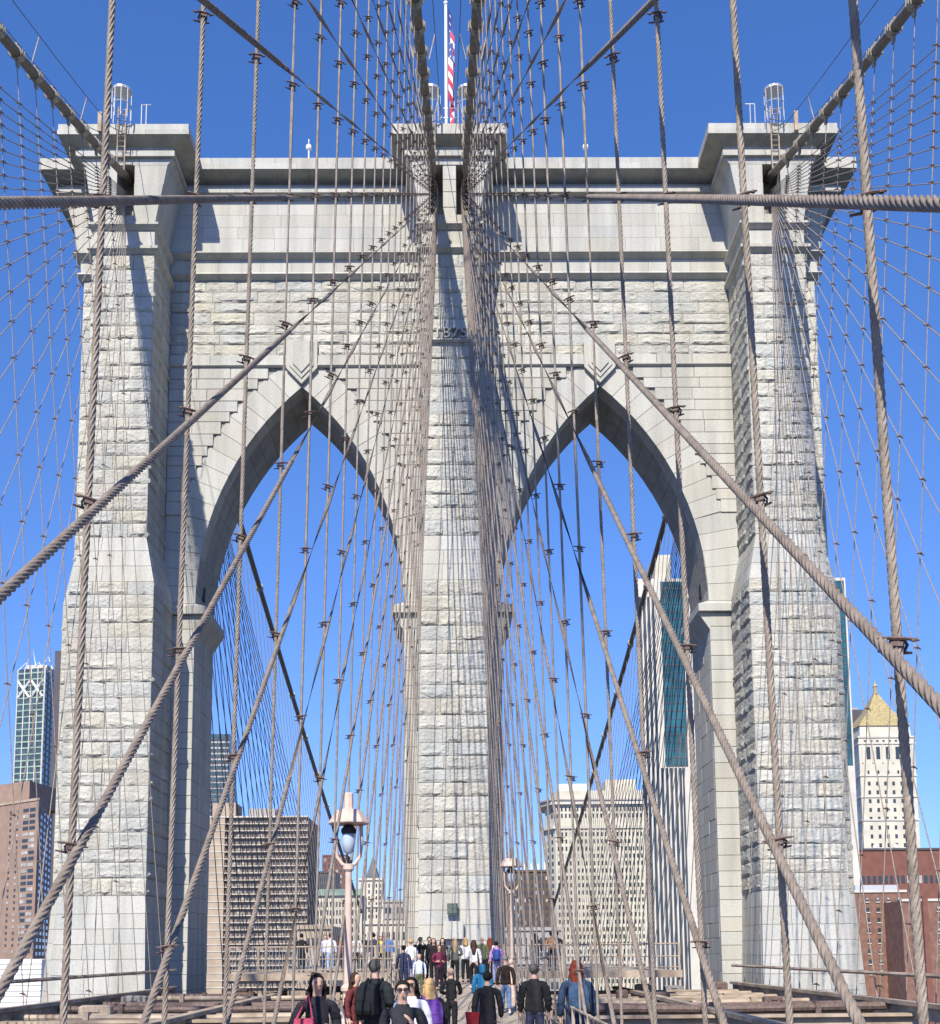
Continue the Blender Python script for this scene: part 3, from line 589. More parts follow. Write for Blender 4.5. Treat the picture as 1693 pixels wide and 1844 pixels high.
# ================================================================== cables
def cable_in(t): return .88 + .0075 * t + .00014 * t * t, 43.2 - .392 * t + .0007 * t * t       # t metres in front of the saddle
def cable_out(t): return 17.3 - .025 * t - .0006 * t * t, 43.1 - .392 * t + .0007 * t * t
YS = 60.3
def rope_mesh(name, p0, p1, r, near=15.0, pitch=.30, m_=None, n_far=6):
    """stranded wire rope from p0 to p1 (local to p0); strands are modelled where the rope comes close to the viewer"""
    p0 = np.array(p0, float); p1 = np.array(p1, float); L = np.linalg.norm(p1 - p0); d = (p1 - p0) / L
    a = np.cross(d, [0, 0, 1.] if abs(d[2]) < .9 else [0, 1., 0]); a /= np.linalg.norm(a); b = np.cross(d, a)
    cam_ = np.array(CAM); ts = []
    t = 0.0
    while t < L:
        P_ = p0 + d * t; dist = np.linalg.norm(P_ - cam_)
        ts.append(t); t += (.03 if dist < 10 else .045) if dist < near else 4.0
    if ts[-1] < L - .01: ts.append(L)
    ts = np.array(ts); near_any = len(ts) > 60; nn = 24 if near_any else n_far
    ang = np.linspace(0, 2 * math.pi, nn, endpoint=False)
    if near_any:
        tw = 2 * math.pi * ts / pitch; lob = np.array([1.06, .97, .66, .97] * 6)
        A = ang[None, :] + tw[:, None]; rad = r * np.broadcast_to(lob, A.shape)
    else: A = np.broadcast_to(ang, (len(ts), nn)); rad = np.full(A.shape, r)
    sag = 0
    V = (d * ts[:, None])[:, None, :] + rad[..., None] * (np.cos(A)[..., None] * a + np.sin(A)[..., None] * b)
    V = V.reshape(-1, 3); m = len(ts); idx = np.arange(m * nn).reshape(m, nn)
    q = np.stack([idx[:-1], np.roll(idx[:-1], -1, 1), np.roll(idx[1:], -1, 1), idx[1:]], -1).reshape(-1, 4)
    me = bpy.data.meshes.new(name); me.vertices.add(len(V)); me.vertices.foreach_set('co', V.ravel())
    me.loops.add(len(q) * 4); me.loops.foreach_set('vertex_index', q.ravel().astype(np.int32)); me.polygons.add(len(q))
    me.polygons.foreach_set('loop_start', np.arange(0, len(q) * 4, 4, dtype=np.int32)); me.polygons.foreach_set('loop_total', np.full(len(q), 4, np.int32))
    me.materials.append(m_ or M_ROPE); me.update(calc_edges=True); me.validate()
    me.polygons.foreach_set('use_smooth', [True] * len(me.polygons)); return me

# clamp shared by every crossing of stay and hanger
c_ = MB()
for s in (-1, 1):
    c_.tube([(s * .045, -.02, .045), (s * .06, .05, .02), (s * .045, .06, -.04), (0, .065, -.055)], .014, 5)
c_.tube([(-.15, -.02, .05), (-.05, -.035, .058), (.05, -.035, .058), (.15, -.02, .05)], [.01, .02, .02, .01], 6)
c_.tube([(-.14, .06, -.055), (.02, .065, -.06), (.1, .05, -.06)], [.012, .02, .012], 6)
c_.box(-.042, .042, -.045, .045, -.022, .022)
for s in (-1, 1): c_.lathe([(.022, -.015), (.022, .015)], 6, (s * .11, -.025, .05))
ME_CLAMP = c_.mesh('clamp', M_CLAMP)
band = MB(); band.tube([(0, -.24, 0), (0, .24, 0)], .255, 12); band.box(-.05, .05, -.12, .12, -.5, -.2); band.box(-.09, .09, -.2, .2, .2, .33)
for s in (-1, 1):
    for yy in (-.14, .14): band.tube([(s * .27, yy, -.12), (s * .27, yy, .12)], .03, 5)
ME_BAND = band.mesh('cable_band', M_BAND)
SIDE = {-1: 'left', 1: 'right'}
stations = [4.8] + [6.73 + 2.286 * k for k in range(0, 24)]
STAYS = [-35.0, -30.0, -25.5, -21.5, -18.0, -14.5, -11.6, -8.6, -6.05, -2.95, .2, 3.22, 6.4, 9.75, 13.0, 16.4, 19.9, 23.4, 27.0, 30.6, 34.2, 37.8, 41.4, 45.0, 48.5]
def ordinal(k): 
    k += 1; return '%d%s' % (k, 'th' if 10 <= k % 100 <= 20 else {1: 'st', 2: 'nd', 3: 'rd'}.get(k % 10, 'th'))
for s in (-1, 1):
    for kind, fn, yn in (('inner', cable_in, -2), ('outer', cable_out, 0)):
        ts = np.linspace(-2.2, YS - yn, 34)
        pts = [(s * fn(t)[0], YS - t, fn(t)[1]) for t in ts]
        root = thing('main_cable', pts[-1], 'thick tan main cable running up into the %s, %s one' % ('centre buttress' if kind == 'inner' else 'outer buttress', SIDE[s]), 'cable', 'main suspension cables')
        b = MB(); b.tube(pts, .2, 14); part('cable_wrap', b, M_CABLE, root, True)
        for Y in stations:
            t = YS - Y
            if t < 1.5 or (kind == 'outer' and Y < 28) or Y < 22: continue
            x, z = fn(t); x2, z2 = fn(t + 1); dirv = Vector((s * (x2 - x), -1, z2 - z)).normalized()
            put('cable_band', ME_BAND, T(s * x, Y, z) @ dirv.to_track_quat('Y', 'Z').to_matrix().to_4x4(), root)
        hr = thing('hand_rope', (s * fn(0)[0], YS, fn(0)[1]), 'thin hand ropes on posts above the %s %s main cable' % (SIDE[s], kind), 'hand rope', 'hand ropes over the main cables')
        for sg in (-1, 1):
            b = MB(); b.tube([(s * fn(t)[0] + sg * .55, YS - t, fn(t)[1] + 1.15 + (.9 if t < 1 else 0)) for t in np.linspace(.2, YS - yn, 14)], .018, 5); part('rope', b, M_ROPE_FAR, hr)
        for t in (9.2, 16.1, 23.0, 29.8):
            for sg in (-1, 1):
                x, z = fn(t); b = MB(); b.tube([(s * x + sg * .3, YS - t, z), (s * x + sg * .55, YS - t, z + 1.15)], .025, 5); part('rope_post', b, M_BAND, hr)
    # hangers of the inner plane
    for k, Y in enumerate(stations):
        t = YS - Y
        if Y > 58.5 or (s < 0 and k == 0): continue
        x, z = cable_in(t); top = (s * x, Y, z - .25); bot = (s * 2.02, Y, -2.6)
        o = put('hanger_rope', rope_mesh('hanger_rope', bot, top, .0205 if Y < 12 else .0185), T(*bot))
        tag(o, '%s vertical wire hanger beside the walkway on its %s side, counted from the viewer' % (ordinal(k - (s < 0)), SIDE[s]), 'hanger', 'vertical hangers along the walkway')
    for j, Yd in enumerate(STAYS[3:]):
        S = np.array([s * .62, YS + .3, 42.35 - .03 * j]); D = np.array([s * 2.0, Yd, 0.0]); d = (D - S); end = S + d * (1 + (2.6 / 42.4))
        root = thing('diagonal_stay', end, '%s wire stay fanning from the tower top, %s of the walkway, longest first' % (ordinal(j), SIDE[s]), 'stay', 'diagonal stays along the walkway')
        put('wire', rope_mesh('diagonal_stay', end, S, .0275, pitch=.38, m_=M_STAY), T(*end), root)
        for Y in stations:
            if Y > 56 or Y < Yd + .5 or (Yd < -15 and Y > 40): continue
            u_ = (Y - S[1]) / (D[1] - S[1]); P_ = S + d * u_; x, z = cable_in(YS - Y)
            if P_[2] > z - .6 or P_[2] < -.5: continue
            fz = (P_[2] + 2.6) / (z + 2.35); hx = s * (2.02 + (x - 2.02) * fz)
            sc_ = (.56 if Y < 10 else .6 if Y < 18 else .7)
            put('clamp', ME_CLAMP, T(hx, Y, P_[2]) @ Matrix.Rotation(s * R(-25), 4, 'Z') @ Matrix.Rotation(s * R(random.uniform(-14, 14)), 4, 'Y') @ Matrix.Diagonal((sc_, sc_, sc_ * .72, 1)), root)
    # outer plane, seen against the sky beside the tower
    for k, Y in enumerate(stations):
        t = YS - Y
        if Y > 58.5 or Y < 33.5: continue
        x, z = cable_out(t); top = (s * x, Y, z - .25); bot = (s * 13.1, Y, -2.6)
        o = put('outer_hanger_rope', rope_mesh('outer_hanger_rope', bot, top, .0185, 0), T(*bot))
        tag(o, '%s thin hanger along the outer %s edge of the bridge, counted from the viewer' % (ordinal(k - 13), SIDE[s]), 'hanger', 'hangers of the outer cables')
    for j, Yd in enumerate(STAYS[:]):
        S = np.array([s * 17.25, YS + .2, 42.3 - .03 * j]); D = np.array([s * 13.1, Yd, -1.0]); d = D - S
        root = thing('outer_diagonal_stay', D, '%s thin stay of the outer cable, %s edge of the bridge, longest first' % (ordinal(j), SIDE[s]), 'stay', 'stays of the outer cables')
        put('wire', rope_mesh('outer_diagonal_stay', D, S, .02, 0), T(*D), root)
        b = MB()
        for Y in stations:
            if Y > 58 or Y < max(33, Yd + .5): continue
            u_ = (Y - S[1]) / (D[1] - S[1]); P_ = S + d * u_; x, z = cable_out(YS - Y)
            if P_[2] > z - .6: continue
            fz = (P_[2] + 2.6) / (z + 2.35); hx = s * (13.1 + (x - 13.1) * fz)
            b.tube([(hx - .12, Y, P_[2] + .03), (hx, Y - .02, P_[2] + .05), (hx + .12, Y, P_[2] - .03)], [.015, .045, .015], 5)
        if b.v: tag(part('clamp', b, M_CLAMP, root), kind='stuff')
    # beyond the tower: outer cable, its hangers and stays
    def back(Yq):
        q = (Yq - 69) / 100.0; return 17.2 - 2.0 * q, 43.0 - 32.5 * q + 3.0 * q * q
    pts = [(s * back(Y)[0], Y, back(Y)[1]) for Y in np.linspace(66.5, 190, 22)]
    root = thing('far_main_cable', pts[-1], 'dark main cable running down to the city beyond the tower, seen through the %s arch' % SIDE[s], 'cable', 'main cables beyond the tower')
    b = MB(); b.tube(pts, .22, 10); part('cable_wrap', b, M_CABLE, root, True)
    for k in range(48):
        Y = 71.5 + 2.286 * k; x, z = back(Y)
        b = MB(); b.tube([(s * 13.1, Y, -2.6), (s * x, Y, z)], .028, 5)
        tag(part('far_hanger_rope', b, M_ROPE_FAR), 'thin dark hanger beyond the tower, seen through the %s arch' % SIDE[s], 'hanger', 'hangers beyond the tower')
        if k % 4 == 1:
            bb = MB(); bb.tube([(s * x, Y - .25, z + .09), (s * x, Y + .25, z - .07)], .3, 8); part('cable_band', bb, M_BAND, root)
    for j in range(16):
        Yd = 80 + 4.0 * j; b = MB(); b.tube([(s * 17.2, 69.5, 41.8), (s * 13.1, Yd, -1)], .026, 5)
        tag(part('far_diagonal_stay', b, M_ROPE_FAR), 'thin dark slanting stay beyond the tower, seen through the %s arch' % SIDE[s], 'stay', 'stays beyond the tower')

# ================================================================== steelwork beside the walkway
for s in (-1, 1):
    for k, Y in enumerate((35.5, 39.0, 43.5, 48.0, 52.6, 57.2)):
        b = MB(); x0, x1 = sorted((s * 2.35, s * 13.4)); z1 = .12
        b.box(x0, x1, Y - .22, Y + .22, z1 - .08, z1); b.box(x0, x1, Y - .03, Y + .03, z1 - .62, z1 - .08); b.box(x0, x1, Y - .2, Y + .2, z1 - .7, z1 - .62)
        o = part('cross_beam', b, M_BUFF)
        tag(o, 'buff painted steel cross beam over the %s roadway, %s from the viewer' % (SIDE[s], ordinal(k)), 'beam', 'cross beams over the roadways')
    for i, (x, zt, nm) in enumerate(((2.25, -.15, 'walkway'), (7.6, .28, 'middle of the roadway'), (13.2, .45, 'outer edge'))):
        b = MB(); b.box(s * x - .16, s * x + .16, -5, 58.6, zt - .12, zt); b.box(s * x - .02, s * x + .02, -5, 58.6, zt - .5, zt - .12)
        if i == 2:
            b.tube([(s * x, -5, zt + .75), (s * x, 58.6, zt + .75)], .07, 6)
        o = part('truss_chord', b, M_BUFF); tag(o, 'long buff steel truss chord along the %s on the %s side' % (nm, SIDE[s]), 'steel beam', 'truss chords')
    # railing of the walkway: posts, rails and wire mesh bars
    rl = thing('railing', (s * 1.95, 33, 0), 'tan steel railing on the %s side of the walkway' % SIDE[s], 'railing', 'walkway railings')
    pts = [(s * 1.95, Y, deck_z(Y)) for Y in np.arange(10.16, 51, 2.286)]
    for h in (.35, .7, 1.1):
        b = MB(); b.tube([(x, y, z + h) for x, y, z in pts], .02, 5); part('rail', b, M_BUFF, rl)
    for x, y, z in pts:
        b = MB(); b.box(x - .025, x + .025, y - .025, y + .025, z - .3, z + 1.12); part('post', b, M_BUFF, rl)
    # railing of the platform before the arch
    rl = thing('platform_railing', (s * 6, 51.9, 1.1), 'buff railing of the raised platform before the %s arch' % SIDE[s], 'railing', 'platform railings')
    for h in (.15, .6, 1.12):
        b = MB(); b.tube([(s * 2.1, 52.1, 1.1 + h), (s * 9.5, 52.1, 1.1 + h)], .035 if h > 1 else .022, 5); part('rail', b, M_BUFF, rl)
    for x in np.linspace(2.1, 9.5, 7):
        b = MB(); b.box(s * x - .04, s * x + .04, 52.06, 52.14, .5, 2.24); part('post', b, M_BUFF, rl)
    b = MB(); b.box(*sorted((s * 1.95, s * 9.6)), 51.93, 52.0, .82, 1.12); part('fascia_plate', b, M_BUFF, rl)
    b = MB()
    for x in np.arange(2.2, 9.4, .14): b.tube([(s * x, 52.1, 1.2), (s * x, 52.1, 2.2)], .008, 4)
    tag(part('bar', b, M_GALV, rl), kind='stuff')

# ---- pipes, boxes and netting that clutter the steelwork
rgc = random.Random(3)
for s in (-1, 1):
    for k, Y in enumerate((37.4, 41.2, 45.6, 50.2, 54.6)):
        z = .05 + rgc.uniform(0, .3); x0, x1 = sorted((s * 2.6, s * 13.1))
        b = MB(); b.tube([(x0, Y, z), ((x0 + x1) / 2, Y + rgc.uniform(-.1, .1), z - .06), (x1, Y, z)], rgc.uniform(.07, .13), 8)
        for q in (.2, .5, .8): b.box(x0 + (x1 - x0) * q - .08, x0 + (x1 - x0) * q + .08, Y - .17, Y + .17, z - .5, z + .15)
        tag(part('service_pipe', b, rgc.choice([M_BUFF, M_CLAMP, M_BUFF])), '%s crosswise service pipe from the viewer, between beams over the %s roadway' % (ordinal(k), SIDE[s]), 'pipe', 'service pipes over the roadways')
    for k in range(9):
        Y = rgc.choice([39.0, 43.5, 48.0, 52.6, 57.2]); x = s * (3.1 + 1.12 * k + rgc.uniform(0, .3)); w_, h_ = rgc.uniform(.2, .5), rgc.uniform(.15, .36)
        b = MB(); b.loft([(.12, x - w_, x + w_, Y - .2, Y + .2), (.12 + h_ * .8, x - w_, x + w_, Y - .2, Y + .2), (.12 + h_, x - w_ * .8, x + w_ * .8, Y - .12, Y + .12)]); b.box(x - w_ * .3, x + w_ * .3, Y - .24, Y - .2, .2, .12 + h_ * .6)
        tag(part('junction_box', b, rgc.choice([M_BUFF, M_CLAMP, M_GREYBOX])), '%s equipment box from the walkway, bolted on the beams over the %s roadway' % (ordinal(k), SIDE[s]), 'equipment box', 'equipment boxes on the cross beams, %s' % SIDE[s])
# ---- lamp posts
def lamp(px, Y, s, label):
    x = at(px, 1700, Y).x; z = deck_z(Y); t = thing('lamp_post', (x, Y, z), label, 'lamp post', 'walkway lamp posts')
    b = MB(); b.lathe([(.2, -.2), (.2, .25), (.13, .3), (.12, .62), (.17, .66), (.17, .74), (.1, .8), (.09, 1.25), (.13, 1.3), (.13, 1.36), (.075, 1.42), (.06, 3.45), (.1, 3.5), (.1, 3.6)], 12, (x, Y, z)); part('post', b, M_LAMP, t, False)
    b = MB()
    for q in (-1, 1):
        b.tube([(x, Y, z + 3.55), (x + q * .12, Y, z + 3.6), (x + q * .21, Y, z + 3.74), (x + q * .24, Y, z + 3.95), (x + q * .23, Y, z + 4.34)], .035, 8)
    part('yoke', b, M_LAMP, t, True)
    b = MB(); b.lathe([(.36, 4.33), (.38, 4.35), (.37, 4.38), (.23, 4.6), (.09, 4.62), (.085, 4.9), (.07, 4.92)], 8, (x, Y, z)); part('hood', b, M_LAMP, t, False)
    b = MB(); b.lathe([(.13, 4.16), (.14, 4.2), (.14, 4.24), (.06, 4.34)], 12, (x, Y, z)); part('socket', b, M_DARK, t)
    b = MB(); b.lathe([(.02, 3.78), (.09, 3.82), (.125, 3.98), (.12, 4.12), (.11, 4.16)], 12, (x, Y, z)); part('glass_globe', b, M_GLASSBULB, t, True)
lamp(627, 22.5, -1, 'large pinkish tan lamp post with hooded lantern left of the walkway')
lamp(923, 39.0, 1, 'smaller farther lamp post right of the walkway near the centre buttress')

# ================================================================== the city beyond
ZG = -38.0
M_GLASS = mat('dark_window_glass', (.035, .045, .055), .15, spec=.5)
M_TEAL = mat('teal_curtain_glass', (.02, .085, .11), .2, .45, .15, spec=.5)
M_BLUEG = mat('blue_tower_glass', (.045, .075, .09), .2, .4, .25, spec=.5)
M_PINK = mat('pinkish_brick', (.28, .195, .15), .9, .1, .3)
M_TAN = mat('tan_brick', (.36, .29, .22), .9, .12, .3)
M_BROWN = mat('brown_brick', (.225, .175, .135), .9, .15, .3)
M_DKBROWN = mat('dark_brown_brick', (.10, .075, .06), .9, .15, .3)
M_RED = mat('red_brown_brick', (.17, .075, .06), .9, .12, .4)
M_REDB = mat('brick_housing', (.19, .105, .08), .9, .2, .8)
M_CREAM = mat('cream_limestone', (.50, .47, .385), .9, .1, .1)
M_PALE = mat('pale_concrete', (.50, .475, .42), .85, .1, .15)
M_SLAB = mat('dark_slab_cladding', (.07, .065, .075), .6, .1, .1)
M_GOLD = mat('gilded_tiles', (.33, .265, .13), .6, .3, .9, metal=.1)
M_GREEN = mat('verdigris_copper', (.22, .33, .28), .8, .2, .2)
M_SLATE = mat('slate_roof', (.09, .10, .11), .7, .2, .2)
M_GREY = mat('grey_concrete', (.33, .31, .29), .9, .15, .1)
M_SHUT = mat('pale_blind', (.36, .35, .33), .7, .3, .4)  # plain pale colour of the window blinds
class Bld:
    def __init__(s, name, label, pts, cat='building', group=None):
        cx = sum(p[0] for p in pts) / len(pts); cy = sum(p[1] for p in pts) / len(pts)
        s.pts = [Vector((p[0], p[1])) for p in pts]; s.o = thing(name, (cx, cy, ZG), label, cat, group)
    def prism(s, name, z0, z1, m_, grow=0.0, pts=None):
        P = pts or s.pts; c = sum(P, Vector((0, 0))) / len(P)
        P = [p + (p - c).normalized() * grow for p in P] if grow else P; n = len(P)
        b = MB(); b.add([(p.x, p.y, z0) for p in P] + [(p.x, p.y, z1) for p in P], [tuple(range(n - 1, -1, -1)), tuple(range(n, 2 * n))] + [(i, (i + 1) % n, n + (i + 1) % n, n + i) for i in range(n)])
        return part(name, b, m_, s.o)
    def frame(s, e):
        p, q = s.pts[e], s.pts[(e + 1) % len(s.pts)]; d = q - p; L = d.length; d /= L; return p, d, Vector((d.y, -d.x)), L
    def panel(s, b, e, u0, u1, z0, z1, out=.12, mi=0):        # a box proud of wall edge e between u0, u1 (metres along it)
        p, d, n, L = s.frame(e); a = p + d * u0; c = p + d * u1; i = -.3
        b.hexa([(*(a + n * out), z0), (*(c + n * out), z0), (*(c + n * i), z0), (*(a + n * i), z0)], [(*(a + n * out), z1), (*(c + n * out), z1), (*(c + n * i), z1), (*(a + n * i), z1)], mi)
    def windows(s, e, u0, u1, z0, z1, cols, rows, fw_, fh, m_, single=False, blind=0.0, out=.12, skip=()):
        p, d, n, L = s.frame(e); u0, u1 = u0 * L, u1 * L; cw, rh = (u1 - u0) / cols, (z1 - z0) / rows; b = MB(); b2 = MB()
        for r_ in range(rows):
            for c in range(cols):
                if (c, r_) in skip: continue
                ua = u0 + cw * (c + .5 - fw_ / 2); za = z0 + rh * (r_ + .5 - fh / 2)
                if single:
                    f = MB(); s.panel(f, e, ua, ua + cw * fw_, za, za + rh * fh, out); fr = part('window', f, m_, s.o)
                    f = MB(); s.panel(f, e, ua - .1, ua + cw * fw_ + .1, za - .25, za, out + .15); part('sill', f, M_PALE, fr)
                    if random.random() < blind:
                        f = MB(); s.panel(f, e, ua + .1, ua + cw * fw_ - .1, za + rh * fh * .45, za + rh * fh - .1, out + .04); part('blind', f, M_SHUT, fr)
                else: s.panel(b2 if random.random() < blind else b, e, ua, ua + cw * fw_, za, za + rh * fh, out)
        if b.v: tag(part('window', b, m_, s.o), kind='stuff')
        if b2.v: tag(part('window_blind', b2, M_SHUT, s.o), kind='stuff')
    def bands(s, e, zs, h, out, m_, name='floor_slab', u=(0, 1)):
        L = s.frame(e)[3]
        for z in zs: b = MB(); s.panel(b, e, u[0] * L - .02, u[1] * L + .02, z, z + h, out); part(name, b, m_, s.o)
def bx(px0, px1, Y, dp):
    a, c = at(px0, 1600, Y), at(px1, 1600, Y); return [(a.x, Y), (c.x, Y), (c.x, Y + dp), (a.x, Y + dp)]
def zz(py, Y, px=900): return at(px, py, Y).z

# pinkish brick tower at the left edge of the picture
Y = 400; P = [(at(-70, 1600, 430).x, 430), (at(64, 1600, Y).x, Y), (at(90, 1600, 445).x, 445), (at(-40, 1600, 476).x, 476)]
B = Bld('brick_tower', 'pinkish brick tower block with a shaded side at the left edge', P); zt = zz(1440, Y, 50)
B.prism('wall', ZG, zt, M_PINK); B.windows(1, .08, .95, ZG + 30, zt - 1.5, 4, 26, .55, .5, M_GLASS)
L = B.frame(0)[3]; B.windows(0, .80, .97, 2, zt - 2, 2, 24, .8, .55, M_GLASS, blind=.35); B.windows(0, .60, .78, 2, zt - 2, 2, 24, .22, .4, M_GLASS, blind=.3)
a = at(-60, 1500, 432); c = at(50, 1500, 412); pp = [Vector((a.x, 432)), Vector((c.x, 412)), Vector((c.x + 3, 440)), Vector((a.x, 450))]
B.prism('penthouse', zt, zz(1406, 412, 30), M_PINK, 0, pp); B.bands(0, [zt - .2], .8, .3, M_TAN, 'parapet')
# glass tower with white cross-braced crown
Y = 800; B = Bld('glass_tower', 'slim glass tower with white cross braces and spiked white crown', [(at(17, 1600, Y).x, Y), (at(66, 1600, Y - 6).x, Y - 6), (at(86, 1600, Y + 25).x, Y + 25), (at(30, 1600, Y + 40).x, Y + 40)])
zt = zz(1206, Y, 50); zb = ZG; B.prism('wall', ZG, zt, M_BLUEG)
zx0, zx1 = zz(1258, Y, 40), zz(1228, Y, 40); L = B.frame(0)[3]
for e_ in (0, 1):
    L = B.frame(e_)[3]; n_ = 4 if e_ == 0 else 3
    for k in range(n_ + 1):
        b = MB(); B.panel(b, e_, L * k / n_ - .35, L * k / n_ + .35, ZG, zt, .5); part('mullion', b, M_PALE, B.o)
    B.bands(e_, [ZG + 40 + 4.2 * i for i in range(int((zt - ZG - 40) / 4.2) + 1)], .9, .35, M_GREEN, 'spandrel')
p, d_, n_, L = B.frame(0)
for k in range(2):
    u_a, u_b = L * (.02 + .5 * k), L * (.46 + .5 * k); b = MB()
    for za, zb_ in ((zx0, zx1), (zx1, zx0)):
        A_, C_ = p + d_ * u_a + n_ * .7, p + d_ * u_b + n_ * .7; b.tube([(A_.x, A_.y, za), (C_.x, C_.y, zb_)], .8, 4)
    part('cross_brace', b, M_WHITE, B.o)
b = MB(); L2 = B.pts
for q_, top in ((.1, 1190), (.35, 1165), (.6, 1190), (.95, 1182)):
    A_ = p + d_ * (L * q_); b.tube([(A_.x - 4, A_.y + 5, zt), (A_.x, A_.y + 8, zz(top, Y, 60)), (A_.x + 4, A_.y + 5, zt)], .35, 4)
part('crown_spikes', b, M_WHITE, B.o)
b = MB(); A_ = p + d_ * (L * .2); C_ = p + d_ * (L * .9); b.box(A_.x, C_.x, A_.y + 5, A_.y + 20, zt, zt + 4); part('penthouse', b, M_PALE, B.o)
# dark slab behind it
Y = 760; B = Bld('dark_slab_tower', 'tall plain dark slab tower rising just left of the bridge tower', bx(83, 112, Y, 30)); zt = zz(1172, Y, 90); B.prism('wall', ZG, zt, M_SLAB); B.prism('roof_rail', zt, zt + 4, M_GREEN, -6)
# low white building
Y = 290; B = Bld('white_clad_building', 'low white building with horizontal cladding lines at bottom left', bx(-80, 80, Y, 30)); zt = zz(1728, Y, 40); B.prism('wall', ZG, zt, M_WHITE); B.bands(0, [zt - 1.1 - 1.25 * i for i in range(9)], .18, .1, M_GREY, 'cladding_joint')
# glass tower in the left arch
Y = 900; B = Bld('blue_glass_tower', 'blue glass tower peeping past the jamb in the left arch', bx(365, 409, Y, 30)); zt = zz(1322, Y, 390); B.prism('wall', ZG, zt, M_BLUEG); B.bands(0, [zt - 4.5 - 4.5 * i for i in range(30)], .8, .2, M_SLAB, 'spandrel'); B.windows(0, 0, 1, zt - 90, zt - 4, 6, 20, .8, .3, M_SHUT, False, .4)
# brown apartment slab with white floor lines
Y = 330; B = Bld('apartment_block', 'brown brick apartment block with white floor lines in the left arch', bx(372, 554, Y, 24)); zt = zz(1472, Y, 470)
B.prism('wall', ZG, zt, M_BROWN); L = B.frame(0)[3]
b = MB(); B.panel(b, 0, 0, L * .175, ZG, zt - .02, .8); part('stair_bay', b, M_TAN, B.o)
b = MB(); B.panel(b, 0, L * .19, L * .225, ZG, zt - .03, .05); part('recess_shade', b, M_DARK, B.o)  # flat near-black strip on the wall, painted as the shade inside a recess
fl = 1.9; nf = 24
B.bands(0, [zt - fl * (i + 1) for i in range(nf)], .2, .95, M_PALE, 'floor_slab')
B.windows(0, .25, .99, zt - fl * nf, zt, 17, nf, .40, .46, M_GLASS, blind=.12); B.bands(0, [zt - .1], .4, 1.0, M_PALE, 'parapet')
pp = [Vector(v) for v in bx(380, 422, Y + 6, 10)]; B.prism('lift_house', zt, zz(1441, Y, 400), M_TAN, 0, pp); pp = [Vector(v) for v in bx(446, 496, Y + 8, 8)]; B.prism('tank_house', zt, zz(1450, Y, 460), M_GREY, 0, pp)
# behind the lamp post
for (nm, lb, a, c, top, Y, m_, cols, rows, wf) in (
    ('brick_office', 'reddish office tower behind the lamp lantern in the left arch', 580, 626, 1540, 900, M_RED, 6, 14, .45),
    ('dark_office', 'dark glass office block between apartment block and lamp post', 550, 604, 1570, 620, M_SLAB, 9, 14, .6),
    ('small_dark_block', 'small dark block against the left edge of the centre buttress', 690, 730, 1622, 450, M_GREY, 5, 12, .5),
    ('low_brick_row', 'low tan row building low in the left arch', 536, 600, 1668, 260, M_TAN, 8, 4, .5),
    ('low_stone_row', 'low pale row building right of the lamp post in the left arch', 655, 735, 1660, 300, M_CREAM, 8, 5, .5),
    ('brown_tower', 'dark brown tower block right of the centre buttress', 912, 991, 1568, 500, M_DKBROWN, 11, 22, .5),
    ('low_grey_row', 'low grey building low in the right arch', 890, 1010, 1672, 330, M_GREY, 12, 5, .5),
    ('mid_pale_block', 'pale block peeping between centre buttress and brown tower', 880, 918, 1600, 620, M_PALE, 5, 14, .5)):
    B = Bld(nm, lb, bx(a, c, Y, 26)); zt = zz(top, Y, (a + c) / 2); B.prism('wall', ZG, zt, m_); B.windows(0, .04, .96, max(ZG + 4, zt - rows * 4.2), zt - 1.5, cols, rows, wf, .5, M_GLASS, blind=.2); B.bands(0, [zt - .6], .9, .5, m_, 'parapet')
    if nm == 'brown_tower':
        b = MB(); x0 = B.pts[0].x
        for k in range(7): b.tube([(x0 + 8 + k * 1.4, Y + 5, zt), (x0 + 8 + k * 1.4, Y + 5, zt + random.uniform(2, 5))], .35, 4)
        part('roof_antennas', b, M_WHITE, B.o)
Y = 500; B = Bld('green_roofed_block', 'beige stone block with a green copper cornice low in the left arch', bx(556, 652, Y, 26)); zt = zz(1612, Y, 600); B.prism('wall', ZG, zt, M_CREAM); B.windows(0, .03, .97, zt - 26, zt - 2, 16, 7, .45, .6, M_GLASS); B.bands(0, [zt - .2], 2.6, 1.2, M_GREEN, 'cornice')
B = Bld('pyramid_roof_tower', 'pale stone tower with a dark pyramid roof behind the walkway', bx(646, 690, 800, 26)); Y = 800; zt = zz(1584, Y, 665); B.prism('wall', ZG, zt, M_CREAM); B.windows(0, .05, .95, zt - 62, zt - 2, 6, 15, .4, .6, M_GLASS); B.bands(0, [zt - .5, zt - 18], 1.4, 1.0, M_PALE, 'cornice')
b = MB(); x0, x1 = B.pts[0].x + 4, B.pts[1].x - 3; xm = (x0 + x1) / 2; b.loft([(zt, x0, x1, Y + 2, Y + 24), (zz(1541, Y, 665), xm - .3, xm + .3, Y + 12, Y + 13)]); part('roof', b, M_SLATE, B.o)
